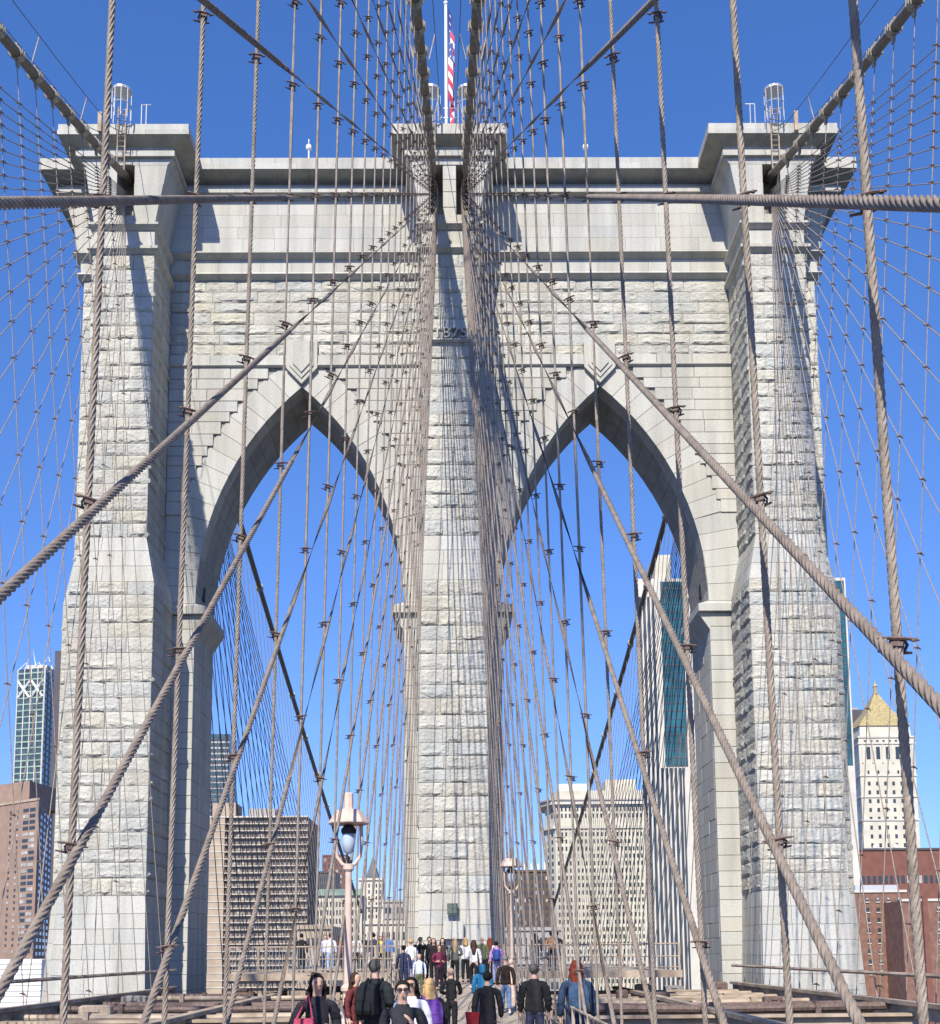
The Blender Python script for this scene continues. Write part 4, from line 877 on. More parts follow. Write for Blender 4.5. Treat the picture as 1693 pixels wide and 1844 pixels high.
# the long cream office building with cornices
Y = 650; B = Bld('municipal_office_building', 'broad cream limestone office building with tiers of cornices in the right arch', [(at(984, 1600, Y + 12).x, Y + 12), (at(1002, 1600, Y).x, Y), (at(1170, 1600, Y).x, Y), (at(1172, 1600, Y + 40).x, Y + 40), (at(986, 1600, Y + 40).x, Y + 40)])
zt = zz(1446, Y, 1080); B.prism('wall', ZG, zt, M_CREAM)
z1_, z2_ = zz(1478, Y, 1080), zz(1492, Y, 1080)
B.windows(1, .01, .99, ZG + 6, z2_ - 1, 23, 25, .42, .55, M_GLASS, blind=.15); B.windows(0, .1, .9, ZG + 6, z2_ - 1, 2, 25, .4, .55, M_GLASS); B.windows(1, .01, .99, z1_ + 1, zt - 1.5, 23, 2, .42, .62, M_GLASS); B.windows(0, .1, .9, z1_ + 1, zt - 1.5, 2, 2, .4, .6, M_GLASS)
L = B.frame(1)[3]
for k in range(24): b = MB(); B.panel(b, 1, L * (.01 + .98 * k / 23) - .4, L * (.01 + .98 * k / 23) + .4, ZG, z2_, .45); part('pilaster', b, M_CREAM, B.o)
B.prism('string_course', z2_, z2_ + 1.6, M_CREAM, 1.6); B.prism('cornice', zt - .8, zt + 1.2, M_PALE, 3.0); B.prism('upper_cornice', zt + 1.2, zt + 2.0, M_GREY, 4.0); B.prism('attic', zt + 2.0, zt + 7, M_CREAM, -3)
pp = [Vector(v) for v in bx(1010, 1060, Y + 12, 14)]; B.prism('roof_house', zt + 7, zt + 12, M_WHITE, 0, pp); pp = [Vector(v) for v in bx(1095, 1150, Y + 10, 18)]; B.prism('roof_house', zt + 7, zt + 14, M_CREAM, 0, pp)
# tall white slab with vertical slits and teal glass behind the right buttress
Y = 380; B = Bld('slit_window_tower', 'tall white tower with vertical slit windows and teal glass behind the right buttress', [(at(1162, 1600, Y).x, Y), (at(1551, 1600, Y).x, Y), (at(1551, 1600, Y).x, Y + 60), (at(1168, 1600, Y + 60).x, Y + 60)]); zt = zz(1042, Y, 1200); zg = zz(1380, Y, 1230)
B.prism('wall', ZG, zt, M_PALE); p, d_, n_, L = B.frame(0); U_ = lambda px: at(px, 1600, Y).x - B.pts[0].x
for k in range(9):
    u_ = U_(1164 + k * 8.2)
    b = MB(); B.panel(b, 0, u_, u_ + .85, ZG, zt - 6 if k < 4 else zg - .5, .06); part('slit_window', b, M_GLASS, B.o)
b = MB(); B.panel(b, 0, U_(1236), U_(1239.5), ZG, zg - .5, .06); part('slit_window', b, M_GLASS, B.o)
for pa, pb in ((1206, 1246), (1518, 1547)):
    b = MB(); B.panel(b, 0, U_(pa), U_(pb), zg, zt - 1, .1); cw = part('curtain_wall', b, M_TEAL, B.o)
    nn_ = 24
    for k in range(nn_): b = MB(); zq = zg + (zt - 1 - zg) * k / nn_; B.panel(b, 0, U_(pa), U_(pb), zq, zq + .3, .2); part('spandrel', b, M_SLAB if k % 3 else M_BLUEG, cw)
    for k in range(5): b = MB(); uq = U_(pa + (pb - pa) * k / 4); B.panel(b, 0, uq - .09, uq + .09, zg, zt - 1, .26); part('mullion', b, M_BLUEG, cw)
pp = [Vector(v) for v in bx(1196, 1226, Y + 4, 20)]; B.prism('roof_house', zt, zz(992, Y, 1210), M_CREAM, 0, pp); pp = [Vector(v) for v in bx(1490, 1521, Y + 4, 20)]; B.prism('roof_house', zt, zz(1018, Y, 1510), M_PALE, 0, pp)
# courthouse tower with gilded pyramid
Y = 850; B = Bld('courthouse_tower', 'cream courthouse tower crowned by a gilded pyramid roof, right of the bridge', [(at(1560, 1600, Y).x, Y), (at(1662, 1600, Y).x, Y), (at(1662, 1600, Y).x, Y + 36), (at(1548, 1600, Y + 30).x, Y + 36)]); zt = zz(1328, Y, 1600)
B.prism('wall', ZG, zt, M_CREAM); zc = zz(1398, Y, 1600)
B.windows(0, .08, .95, zc - 58, zc - 2, 6, 9, .32, .45, M_GLASS); B.windows(0, .08, .95, zz(1372, Y, 1600), zz(1340, Y, 1600), 5, 1, .4, .7, M_GLASS); B.windows(0, .06, .95, zt - 4, zt - 1, 8, 1, .4, .4, M_GLASS); B.windows(0, .06, .95, zc + 1, zc + 5, 5, 1, .2, .6, M_GLASS); B.windows(3, .1, .9, zc - 50, zt - 4, 4, 12, .35, .5, M_GLASS)
for z_, h_ in ((zt - .2, 1.2), (zz(1340, Y, 1600), 1.0), (zc, 1.2), (zz(1436, Y, 1600), .8), (zz(1478, Y, 1600), 1.2)): B.prism('cornice', z_, z_ + h_, M_PALE, 1.0)
L = B.frame(0)[3]
for k in range(6): b = MB(); B.panel(b, 0, L * (.06 + .9 * k / 5) - .6, L * (.06 + .9 * k / 5) + .6, zz(1374, Y, 1600), zz(1341, Y, 1600), .6); part('column', b, M_PALE, B.o)
x0, x1 = B.pts[0].x + 1.5, B.pts[1].x - 1.5; xm = (x0 + x1) / 2; zp0, zp1 = zz(1306, Y, 1600), zz(1242, Y, 1600)
b = MB(); b.loft([(zt, x0, x1, Y + 1, Y + 34), (zp0, x0 + .6, x1 - .6, Y + 2, Y + 33)]); part('attic', b, M_CREAM, B.o)
b = MB(); b.loft([(zp0, x0 - .4, x1 + .4, Y + 1, Y + 34), (zp0 + (zp1 - zp0) * .5, xm - 8.4, xm + 8.4, Y + 9, Y + 26), (zp1, xm - 1.7, xm + 1.7, Y + 15.5, Y + 19)]); part('pyramid_roof', b, M_GOLD, B.o)
b = MB(); b.lathe([(2.2, 0), (2.2, 1), (1.4, 1.2), (1.4, 5.5), (1.9, 5.8), (1.2, 7.5), (.3, 9.5), (.05, 12)], 8, (xm, Y + 17, zp1)); part('lantern', b, M_GOLD, B.o)
Y = 1000; B = Bld('dark_striped_tower', 'dark striped office tower just left of the gilded pyramid', bx(1528, 1574, Y, 40)); zt = zz(1278, Y, 1550); B.prism('wall', ZG, zt, M_SLAB); L = B.frame(0)[3]
for k in range(9): b = MB(); B.panel(b, 0, L * k / 8 - .4, L * k / 8 + .4, ZG, zt - 14, .5); part('mullion', b, M_PALE, B.o)
B.prism('roof_machinery', zt, zt + 3, M_GREY, -7)
Y = 420; B = Bld('red_brown_hall', 'flat red brown building below the gilded pyramid tower', bx(1546, 1760, Y, 40)); zt = zz(1530, Y, 1620); B.prism('wall', ZG, zt, M_RED); B.windows(0, .02, .98, zz(1594, Y, 1600), zz(1574, Y, 1600), 20, 1, .6, .7, M_GLASS, single=False, blind=.2); B.bands(0, [zt - .2], .7, .4, M_SLAB, 'parapet')
b = MB()
for px in (1580, 1618): q = at(px, 1526, Y); b.ball((q.x, Y + 2, zt + 1.1), .9)
part('radome', b, M_WHITE, B.o, True)
Y = 300; B = Bld('brick_housing_block', 'brown brick housing block with paired windows at the right edge', bx(1538, 1632, Y, 30)); zt = zz(1606, Y, 1590); B.prism('wall', ZG, zt, M_REDB); B.windows(0, .14, .95, zz(1760, Y, 1580), zt - .6, 4, 8, .3, .42, M_GLASS, single=True, blind=.5); B.bands(0, [zt - .15], .6, .3, M_PALE, 'parapet'); B.prism('roof_tank', zt + .5, zt + 1.8, M_GALV, -3)
Y = 310; B = Bld('brick_housing_block', 'nearer brown brick housing block with a projecting bay at the right edge', bx(1622, 1760, Y - 22, 30)); Y -= 22; zt = zz(1622, Y, 1650); B.prism('wall', ZG, zt, M_REDB); B.windows(0, .06, .9, zz(1765, Y, 1640), zt - .6, 5, 7, .3, .45, M_GLASS, single=True, blind=.5); B.bands(0, [zt - .15], .6, .3, M_PALE, 'parapet')
b = MB(); L = B.frame(0)[3]; B.panel(b, 0, L * .26, L * .33, ZG, zt + 1, .8); part('stair_bay', b, M_RED, B.o)

# ================================================================== people
def skin_mesh(name, V, E_, level=2, flat=None):
    me = bpy.data.meshes.new(name); me.from_pydata([v[:3] for v in V], E_, [])
    o = bpy.data.objects.new(name, me); COL.objects.link(o)
    m1 = o.modifiers.new('s', 'SKIN'); m1.use_smooth_shade = True; m1.branch_smoothing = .4
    sv = me.skin_vertices[0].data
    for i, v in enumerate(V): sv[i].radius = (v[3], v[4] if len(v) > 4 else v[3])
    sv[0].use_root = True
    m2 = o.modifiers.new('d', 'SUBSURF'); m2.levels = level; m2.render_levels = level
    dg = bpy.context.evaluated_depsgraph_get(); dg.update()
    r_ = bpy.data.meshes.new_from_object(o.evaluated_get(dg)); bpy.data.objects.remove(o); r_.name = name
    if flat:
        n = len(r_.vertices); co = np.empty(n * 3); r_.vertices.foreach_get('co', co); co = co.reshape(-1, 3); co = flat(co); r_.vertices.foreach_set('co', co.ravel()); r_.update()
    r_.materials.clear(); r_.materials.append(M_WHITE); return r_
ARMS = {   # elbow, wrist, hand direction for the +x arm; mirrored for the other side
    'down': ((.25, .04, 1.13), (.26, -.03, .89), (0, -.25, -1)),
    'bent': ((.27, .05, 1.15), (.17, -.20, 1.10), (-.6, -.6, .2)),
    'chest': ((.29, .02, 1.14), (.13, -.24, 1.24), (-.55, -.3, .75)),
    'raise': ((.27, -.14, 1.30), (.15, -.30, 1.50), (-.2, -.3, .9)),
    'pocket': ((.30, .07, 1.13), (.20, -.06, .95), (-.3, -.4, -.8)),
    'swing': ((.24, .10, 1.14), (.25, .02, .90), (0, -.4, -.9)),
}
LEGS = {'stand': ((.095, .005, .50), (.10, .02, .085), (-.09, .0, .50), (-.10, .015, .085)),
        'walk': ((.095, -.12, .51), (.10, -.16, .09), (-.09, .06, .50), (-.10, .26, .12))}
def arm_pts(kind, s): return [Vector((s * a, b, c)) for a, b, c in ARMS[kind]]
TEMPL = {}
def templates(al, ar, lg):
    key = (al, ar, lg)
    if key in TEMPL: return TEMPL[key]
    # --- body: one continuous skin
    V = [(0, 0, .95, .125), (0, 0, 1.12, .115), (0, 0, 1.33, .135), (0, .015, 1.46, .07), (0, .005, 1.53, .055), (0, -.012, 1.60, .078), (0, -.012, 1.665, .092), (0, .0, 1.725, .062)]
    E_ = [(i, i + 1) for i in range(7)]
    def chain(start, pts):
        p = start
        for q in pts: V.append(q); E_.append((p, len(V) - 1)); p = len(V) - 1
        return p
    for s, kind in ((1, al), (-1, ar)):
        el, wr, hd = arm_pts(kind, s); hd = hd.normalized(); side = Vector((s, 0, 0)).cross(hd).normalized() if abs(hd.x) < .9 else Vector((0, 1, 0))
        acr = hd.cross(Vector((s, 0, 0))); acr = acr.normalized() if acr.length > .2 else Vector((0, 1, 0))
        pa = wr + hd * .075
        w_ = chain(2, [(s * .10, 0, 1.41, .06), (s * .175, .005, 1.39, .045), (*el, .034), (*wr, .027), (*pa, .036, .022)])
        for k, fl_ in enumerate((.062, .075, .07, .052)):
            off = acr * (-.03 + .02 * k); curl = Vector((-s * .4, 0, 0))
            chain(w_, [(*(pa + off + hd * .035), .010), (*(pa + off + hd * (.035 + fl_ * .55) + curl * .015), .009), (*(pa + off + hd * (.035 + fl_ * .9) + curl * .05), .007)])
        chain(w_, [(*(wr + hd * .045 + acr * -.045), .011), (*(wr + hd * .09 + acr * -.062), .009)])
    k1, a1, k2, a2 = LEGS[lg]
    for s, kn, an in ((1, k1, a1), (-1, k2, a2)):
        chain(0, [(s * .09, 0, .88, .095), (*kn, .058), (*an, .04), (an[0] + s * .01, an[1] - .13, an[2] - .045, .035)])
    def face(co):
        hm = co[:, 2] > 1.545; h = co[hm]; x, y, z = h[:, 0].copy(), h[:, 1].copy(), h[:, 2].copy()
        h[:, 0] *= .88; fr = y < -.03
        h[:, 1] -= np.where(fr, .030 * np.exp(-(x / .018) ** 2 - ((z - 1.632) / .022) ** 2), 0)
        for sx in (-1, 1): h[:, 1] += np.where(fr, .014 * np.exp(-((x - sx * .035) / .02) ** 2 - ((z - 1.662) / .016) ** 2), 0)
        h[:, 1] -= np.where(fr, .012 * np.exp(-(x / .04) ** 2 - ((z - 1.572) / .018) ** 2), 0)
        for sx in (-1, 1): h[:, 0] += sx * .018 * np.exp(-((y - .0) / .016) ** 2 - ((z - 1.64) / .025) ** 2) * (x * sx > .05)
        co[hm] = h; t = (np.abs(co[:, 0]) < .15) & (co[:, 2] > .9) & (co[:, 2] < 1.5); co[t, 1] *= .72; return co
    body = skin_mesh('body', V, E_, 2, face)
    def torso(co, lo=.55):
        k = np.clip((np.abs(co[:, 0]) - .13) / .07, 0, 1); k = np.where((co[:, 2] > lo) & (co[:, 2] < 1.52) & (co[:, 1] > -.2), .74 + .26 * k, 1); co[:, 1] *= k; return co
    def upper(rt_, hem, sl, name, post=None, short=False, collar=.085, hemr=None):
        V = [(0, 0, hem, hemr or rt_ * 1.0), (0, 0, (hem + 1.15) / 2 if hem < .8 else hem + .12, rt_ * .98), (0, 0, 1.15, rt_ * .97), (0, 0, 1.34, rt_ * 1.02), (0, .01, 1.455, collar + .02), (0, .012, 1.505, collar)]
        E_ = [(i, i + 1) for i in range(5)]
        for s, kind in ((1, al), (-1, ar)):
            el, wr, hd = arm_pts(kind, s); p = 3
            pts = [(s * .11, 0, 1.40, sl * 1.5), (s * .195, .005, 1.385, sl * 1.25), (*el, sl * 1.05)] if not short else [(s * .11, 0, 1.40, sl * 1.4), (s * .195, .005, 1.385, sl * 1.2), (*(Vector((s * .195, .005, 1.385)).lerp(el, .72)), sl * 1.15)]
            if not short: pts.append((*(wr), sl * .82))
            for q in pts: V.append(q); E_.append((p, len(V) - 1)); p = len(V) - 1
        return skin_mesh(name, V, E_, 2, lambda c: (post or (lambda k: k))(torso(c)))
    def puff(c):
        n = 1 + .045 * np.sin(c[:, 2] * 62); m = (c[:, 2] < 1.4); c[m, 0] *= n[m]; c[m, 1] *= (1 + .09 * np.sin(c[m, 2] * 62)); return c
    def wrinkle(c):
        q = .006 * np.sin(c[:, 2] * 41 + c[:, 0] * 23) + .005 * np.sin(c[:, 2] * 77 - c[:, 1] * 31); c[:, 1] += q * np.sign(c[:, 1]); c[:, 0] += .5 * q * np.sign(c[:, 0]); return c
    def trousers():
        V = [(0, 0, .99, .142), (0, 0, .92, .15)]; E_ = [(0, 1)]
        for s, kn, an in ((1, k1, a1), (-1, k2, a2)):
            p = 1
            for q in [(s * .092, .005, .84, .108), (*kn, .078), (an[0], an[1], an[2] + .03, .062)]: V.append(q); E_.append((p, len(V) - 1)); p = len(V) - 1
        return skin_mesh('trousers', V, E_, 2, wrinkle)
    def shoe(an, s):
        V = [(an[0], an[1] + .05, an[2] - .035, .045), (an[0], an[1] - .03, an[2] - .035, .05), (an[0] + s * .01, an[1] - .16, an[2] - .05, .035)]; return skin_mesh('shoe', V, [(0, 1), (1, 2)], 1)
    t = {'body': body, 'jacket': upper(.185, .86, .062, 'jacket', wrinkle), 'puffer': upper(.205, .82, .074, 'puffer_jacket', puff), 'coat': upper(.19, .48, .064, 'long_coat', wrinkle, hemr=.22), 'sweater': upper(.165, .90, .054, 'sweater', wrinkle), 'tshirt': upper(.178, .88, .062, 't_shirt', wrinkle, True), 'trousers': trousers(), 'shoes': [shoe(a1, 1), shoe(a2, -1)]}
    TEMPL[key] = t; return t
def hair_mesh(kind):
    b = MB()
    if kind == 'bald': return None
    if kind == 'beanie':
        b.ball((0, .005, 1.70), (.098, .108, .088), 14, 9); b.lathe([(.098, 0), (.105, .01), (.105, .05), (.096, .055)], 16, (0, .0, 1.665)); return b.mesh('beanie', M_WHITE, smooth=True)
    if kind == 'cap':
        b.ball((0, .005, 1.695), (.094, .106, .075), 14, 9); b.hexa([(-.07, -.19, 1.69), (.07, -.19, 1.69), (.085, -.07, 1.69), (-.085, -.07, 1.69)], [(-.07, -.19, 1.697), (.07, -.19, 1.697), (.085, -.07, 1.715), (-.085, -.07, 1.715)]); return b.mesh('cap', M_WHITE, smooth=False)
    if kind == 'hood':
        V = [(0, .055, 1.44, .10), (0, .05, 1.56, .115), (0, .03, 1.68, .118), (0, .03, 1.74, .07)]; return skin_mesh('hood', V, [(0, 1), (1, 2), (2, 3)], 2)
    rg = np.random.RandomState(5)
    b.ball((0, .022, 1.675), (.092, .095, .092), 18, 12)
    def fuzz(c, lo): n = rg.normal(0, .003, c.shape); c += n; return c
    if kind == 'short':
        vs = np.array(b.v); f = (vs[:, 1] < -.03) & (vs[:, 2] < 1.722); vs[f, 1] = np.maximum(vs[f, 1], -.03); vs[vs[:, 2] < 1.6, 1] += .012; vs += rg.normal(0, .0035, vs.shape); b.v = [tuple(v) for v in vs]; return b.mesh('hair', M_WHITE, smooth=True)
    L_ = {'long': 1.22, 'bob': 1.45}[kind]
    V = [(0, .025, 1.715, .085), (0, .05, 1.62, .10), (0, .075, 1.50, .105), (0, .095, 1.40 if kind == 'long' else 1.45, .10), (0, .10, L_ - .04, .045)]
    EE = [(0, 1), (1, 2), (2, 3), (3, 4)]
    for s_ in (-1, 1):
        n_ = len(V); V += [(s_ * .078, .0, 1.66, .026), (s_ * .092, -.012, 1.55, .028), (s_ * .098, -.03 if kind == 'long' else .0, 1.44, .022)]; EE += [(1, n_), (n_, n_ + 1), (n_ + 1, n_ + 2)]
    me = skin_mesh('hair', V, EE, 2)
    co = np.empty(len(me.vertices) * 3); me.vertices.foreach_get('co', co); co = co.reshape(-1, 3)
    co[:, 0] *= 1.05; lowm = co[:, 2] < 1.58; co[lowm, 1] = .09 + (co[lowm, 1] - .09) * .55; co[:, 0] += .006 * np.sin(co[:, 2] * 55); co[:, 1] += .005 * np.sin(co[:, 0] * 160)
    n0 = len(co); cap = b.mesh('c', M_WHITE); c2 = np.empty(len(cap.vertices) * 3); cap.vertices.foreach_get('co', c2); c2 = c2.reshape(-1, 3); f = (c2[:, 1] < -.03) & (c2[:, 2] < 1.722); c2[f, 1] = -.03
    fs = [tuple(p.vertices) for p in me.polygons] + [tuple(i + n0 for i in p.vertices) for p in cap.polygons]
    m2 = bpy.data.meshes.new('hair'); m2.from_pydata([tuple(v) for v in co] + [tuple(v) for v in c2], [], fs); m2.materials.append(M_WHITE); m2.polygons.foreach_set('use_smooth', [True] * len(fs)); m2.update(); return m2
HAIR = {}
def pack_mesh():
    b = MB(); b.loft([(.95, -.13, .13, .16, .27), (1.0, -.15, .15, .14, .32), (1.2, -.155, .155, .13, .33), (1.36, -.14, .14, .13, .28), (1.42, -.09, .09, .14, .22)]); b.loft([(1.0, -.11, .11, .32, .36), (1.05, -.12, .12, .31, .385), (1.17, -.11, .11, .32, .36)])
    for s in (-1, 1): b.tube([(s * .1, .16, 1.38), (s * .12, .0, 1.49), (s * .12, -.13, 1.36), (s * .14, -.1, 1.15), (s * .15, .1, 1.02)], .02, 6)
    return b.mesh('backpack', M_WHITE)
ME_PACK = pack_mesh()
b = MB()
for s in (-1, 1): b.ball((s * .034, -.108, 1.664), (.030, .012, .022), 10, 6); b.tube([(s * .062, -.1, 1.668), (s * .082, -.02, 1.668)], .005, 4)
b.tube([(-.012, -.118, 1.668), (.012, -.118, 1.668)], .004, 4); ME_SUNG = b.mesh('sunglasses', M_DARK, smooth=True)
b = MB(); b.ball((0, -.104, 1.592), (.021, .010, .007), 10, 5); ME_LIPS = b.mesh('lips', M_WHITE, smooth=True)
b = MB()
for s in (-1, 1): b.ball((s * .034, -.088, 1.663), (.012, .008, .007), 8, 5)
ME_EYES = b.mesh('eyes', M_DARK, smooth=True)
b = MB(); b.box(-.04, .04, -.008, .008, 0, .15); ME_PHONE = b.mesh('phone', M_DARK)
CM = {}
def cloth(c, rough=.85):
    k = tuple(round(v, 3) for v in c)
    if k not in CM: CM[k] = mat('cloth_%d' % len(CM), c, rough, .22, 9, .25, 45, spec=.15)
    return CM[k]
SKIN = [mat('skin_%d' % i, c, .6, .06, 12) for i, c in enumerate([(.52, .33, .25), (.44, .27, .19), (.58, .39, .31), (.30, .18, .12)])]
def setm(o, m_): o.material_slots[0].link = 'OBJECT'; o.material_slots[0].material = m_; return o
BK, NV, GY, WH = (.018, .018, .02), (.03, .035, .07), (.20, .20, .21), (.72, .72, .72)
HB, HBR, HBL, HR, HG = (.012, .01, .009), (.055, .03, .018), (.42, .28, .13), (.18, .045, .02), (.075, .07, .065)
def person(px, Y, H, face, label, top=('jacket', BK), legs=BK, hair=('short', HB), arms=('down', 'down'), lg='stand', skin=0, pack=None, sung=False, shoes=BK, phone=False, turn=0, group=None, z=None, x=None):
    t = templates(arms[0], arms[1], lg); x = at(px, 1700, Y).x if x is None else x; z = deck_z(Y) if z is None else z
    rz = {'to': 0, 'away': math.pi}[face] + R(turn); sc = H / 1.785
    r_ = thing('person', (x, Y, z), label, 'person', group, rz, sc); M = WM[r_.name]
    def p(name, me, m_):
        return setm(put(name, me, M, r_), m_) if m_ else put(name, me, M, r_)
    p('body', t['body'], SKIN[skin]); p(t[top[0]].name.split('.')[0], t[top[0]], cloth(top[1])); p('trousers', t['trousers'], cloth(legs))
    for q in t['shoes']: p('shoe', q, cloth(shoes))
    if hair[0] != 'bald':
        if hair[0] not in HAIR: HAIR[hair[0]] = hair_mesh(hair[0])
        h = HAIR[hair[0]]; p(h.name.split('.')[0], h, cloth(hair[1], .7))
    if pack: p('backpack', ME_PACK, cloth(pack))
    if face == 'to':
        if sung: p('sunglasses', ME_SUNG, None)
        else: p('eyes', ME_EYES, None)
        p('lips', ME_LIPS, cloth((.35, .13, .11)))
    if phone: link(bpy.data.objects.new('phone', ME_PHONE), r_, M @ T(.02, -.36, 1.56))
    return r_
# near the viewer
person(572, 15.0, 1.76, 'to', 'woman in a black jacket with long black hair carrying a pink bag, lower left', ('jacket', (.022, .022, .03)), BK, ('long', HB), ('bent', 'pocket'), skin=1, turn=20)
bag = MB(); q = at(549, 1815, 14.8); bag.loft([(.7, q.x - .13, q.x + .12, 14.7, 14.82), (.9, q.x - .16, q.x + .15, 14.67, 14.85), (1.22, q.x - .11, q.x + .12, 14.7, 14.82)]); bag.tube([(q.x - .1, 14.76, 1.2), (q.x + .05, 14.76, 1.5), (q.x + .1, 14.76, 1.2)], .015, 6)
tag(part('shoulder_bag', bag, cloth((.38, .06, .11))), 'pink bag hanging at the side of the woman with long black hair', 'bag')
person(676, 19, 1.90, 'away', 'tall grey haired man in a black puffer jacket with dark backpack, seen from behind', ('puffer', (.02, .024, .028)), BK, ('short', HG), ('down', 'bent'), pack=(.012, .014, .016), turn=-25)
person(641, 22, 1.66, 'to', 'person in a maroon coat half hidden behind the man in the puffer jacket', ('coat', (.12, .03, .03)), BK, ('long', HBR), ('raise', 'down'), turn=60, phone=True)
person(725, 14.0, 1.69, 'to', 'person in a black T-shirt and red sunglasses facing the viewer with one raised hand', ('tshirt', (.025, .027, .034)), (.03, .03, .04), ('short', HB), ('chest', 'down'), 'walk', 0, sung=True, turn=4)
person(740, 16.5, 1.68, 'to', 'dark haired woman in sunglasses and white jacket behind the person in black T-shirt', ('jacket', (.62, .60, .68)), BK, ('long', HB), ('down', 'down'), skin=1, sung=True, turn=-12)
person(773, 18.5, 1.62, 'away', 'blond woman in a black coat with purple backpack, seen from behind', ('coat', BK), BK, ('long', HBL), ('down', 'down'), pack=(.12, .05, .26), turn=14)
person(812, 29, 1.62, 'away', 'bald man in black sweater and black trousers standing on the walkway', ('sweater', (.015, .015, .017)), BK, ('short', (.30, .22, .17)), ('bent', 'bent'), turn=-15)
person(877, 22, 1.65, 'away', 'black haired person in a long black coat seen from behind, carrying a red bag', ('coat', (.012, .012, .016)), BK, ('short', HB), ('down', 'down'), 'walk')
bag = MB(); q = at(851, 1830, 22); bag.loft([(.55, q.x - .09, q.x + .08, 21.93, 22.05), (.92, q.x - .13, q.x + .13, 21.9, 22.08)]); bag.tube([(q.x - .08, 21.99, .98), (q.x, 21.99, 1.15), (q.x + .08, 21.99, .98)], .008, 5)
tag(part('shopping_bag', bag, cloth((.11, .008, .014))), 'red shopping bag held by the person in the long black coat', 'bag')
person(910, 37, 1.75, 'away', 'man in dark brown jacket, blue jeans and grey cap walking toward the tower', ('jacket', (.028, .02, .017)), (.10, .17, .30), ('cap', GY), ('down', 'down'), 'walk', shoes=(.6, .6, .55))
person(868, 33.5, 1.68, 'away', 'person in a bright blue hooded jacket seen from behind in the middle of the walkway', ('puffer', (.02, .13, .26)), NV, ('hood', (.02, .12, .24)), ('down', 'bent'))
person(961, 22.5, 1.77, 'away', 'grey haired man in a black hooded jacket seen from behind, right of the walkway', ('puffer', (.02, .02, .022)), NV, ('short', HG), ('down', 'down'), turn=-6)
person(1037, 20, 1.86, 'away', 'red haired person in a blue jacket seen from behind at the right railing', ('jacket', (.025, .045, .085)), (.025, .045, .09), ('long', (.14, .028, .014)), ('down', 'down'), pack=(.035, .065, .125))
# the group before the centre buttress
G = 'people gathered before the centre buttress'
person(757, 46, 1.74, 'to', 'man in sunglasses and black jacket taking a photo before the centre buttress', ('jacket', BK), BK, ('short', HB), ('raise', 'raise'), sung=True, phone=True, group=G)
person(773, 47, 1.76, 'to', 'dark haired man at the back of the group before the centre buttress', ('jacket', (.03, .03, .04)), BK, ('short', HB), group=G)
person(755, 41, 1.42, 'to', 'blond boy in a white and blue sweater and camouflage trousers', ('sweater', (.55, .60, .72)), (.10, .11, .06), ('short', HBL), ('down', 'down'), group=G)
person(781, 44.5, 1.68, 'to', 'woman with long brown hair in a black coat beside the boy', ('jacket', (.02, .015, .018)), BK, ('long', HBR), ('bent', 'down'), group=G)
person(791, 42.5, 1.58, 'to', 'person in a maroon jacket looking down at a phone', ('jacket', (.14, .025, .055)), (.03, .02, .03), ('short', HBR), ('bent', 'bent'), skin=1, group=G, turn=15)
person(797, 46, 1.7, 'to', 'long haired woman in dark clothes behind the maroon jacket', ('jacket', (.04, .03, .03)), BK, ('long', HB), group=G)
person(740, 45.5, 1.66, 'away', 'person in white top beside the left railing before the centre buttress', ('sweater', WH), (.08, .1, .2), ('short', HBL), group=G)
person(727, 42, 1.62, 'away', 'person in navy jacket at the left railing of the walkway', ('jacket', NV), NV, ('short', HB), group=G)
person(819, 44, 1.68, 'away', 'woman with long blond hair in grey jacket and black trousers', ('jacket', (.10, .105, .10)), BK, ('long', (.34, .24, .14)), ('down', 'bent'), group=G)
person(838, 47, 1.72, 'away', 'light haired woman in white behind the grey jacket', ('jacket', (.62, .62, .62)), BK, ('bob', HBL), group=G)
person(853, 43, 1.70, 'away', 'woman with long brown hair in a white top and black trousers', ('sweater', WH), BK, ('long', HBR), ('bent', 'down'), 'walk', shoes=(.7, .7, .68), group=G)
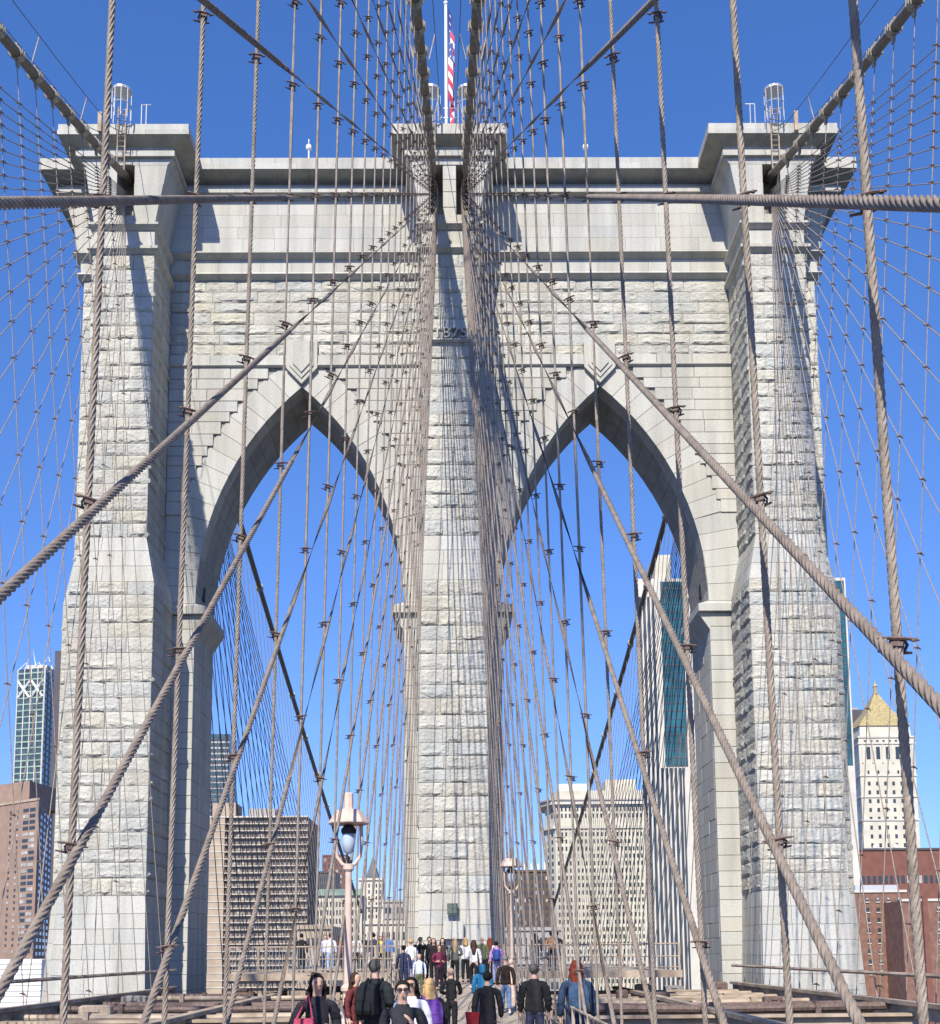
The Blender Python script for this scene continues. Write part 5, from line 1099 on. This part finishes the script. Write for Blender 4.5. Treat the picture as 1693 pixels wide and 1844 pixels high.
person(868, 46, 1.74, 'away', 'man in an olive green puffer jacket before the centre buttress', ('puffer', (.10, .11, .06)), BK, ('bald', HG), group=G)
person(882, 48, 1.72, 'away', 'red haired woman in white near the right side of the centre buttress', ('sweater', WH), BK, ('long', HR), group=G)
person(894, 44, 1.55, 'away', 'person in a lilac jacket with a blue backpack near the right railing', ('jacket', (.42, .22, .50)), (.25, .25, .4), ('short', HB), pack=(.03, .06, .22), group=G)
# on the platforms before the arches
G = 'people on the platform before the left arch'
for px, Y, H, c, lgc, hr, lb in ((543, 55, 1.74, BK, BK, ('short', HB), 'dark clothed person at the far left of the left platform'), (586, 56, 1.70, (.45, .40, .55), NV, ('short', HB), 'person in a lavender top on the left platform'), (595, 54, 1.72, (.60, .66, .74), (.3, .38, .5), ('short', HBR), 'person in pale blue shirt and jeans on the left platform'), (613, 56, 1.66, (.16, .04, .04), BK, ('long', HBR), 'person in dark red left of the lamp post'), (642, 55, 1.7, (.5, .48, .45), BK, ('short', HBR), 'person in a beige top just right of the lamp post'), (656, 56, 1.72, BK, BK, ('short', HB), 'person in black right of the lamp post'), (673, 54, 1.72, (.05, .05, .07), NV, ('short', HB), 'person in dark grey on the left platform'), (686, 55.5, 1.62, (.6, .45, .06), BK, ('long', HBR), 'person in a yellow jacket on the left platform'), (699, 54, 1.70, (.04, .16, .48), BK, ('short', HBR), 'person in a bright blue jacket left of the centre buttress')):
    person(px, Y, H, 'away' if px % 2 else 'to', lb, ('jacket', c), lgc, hr, group=G)
G = 'people on the platform before the right arch'
for px, Y, H, c, lgc, hr, pk, lb in ((993, 54, 1.72, (.35, .18, .09), (.05, .04, .04), ('short', HB), (.42, .24, .12), 'person with an orange brown backpack on the right platform'), (1003, 55.5, 1.74, (.04, .035, .035), BK, ('short', HB), None, 'dark clothed person beside the orange brown backpack'), (965, 55, 1.68, (.06, .05, .05), BK, ('long', HB), None, 'dark haired person half hidden by hangers on the right platform')):
    person(px, Y, H, 'away', lb, ('jacket', c), lgc, hr, pack=pk, group=G)
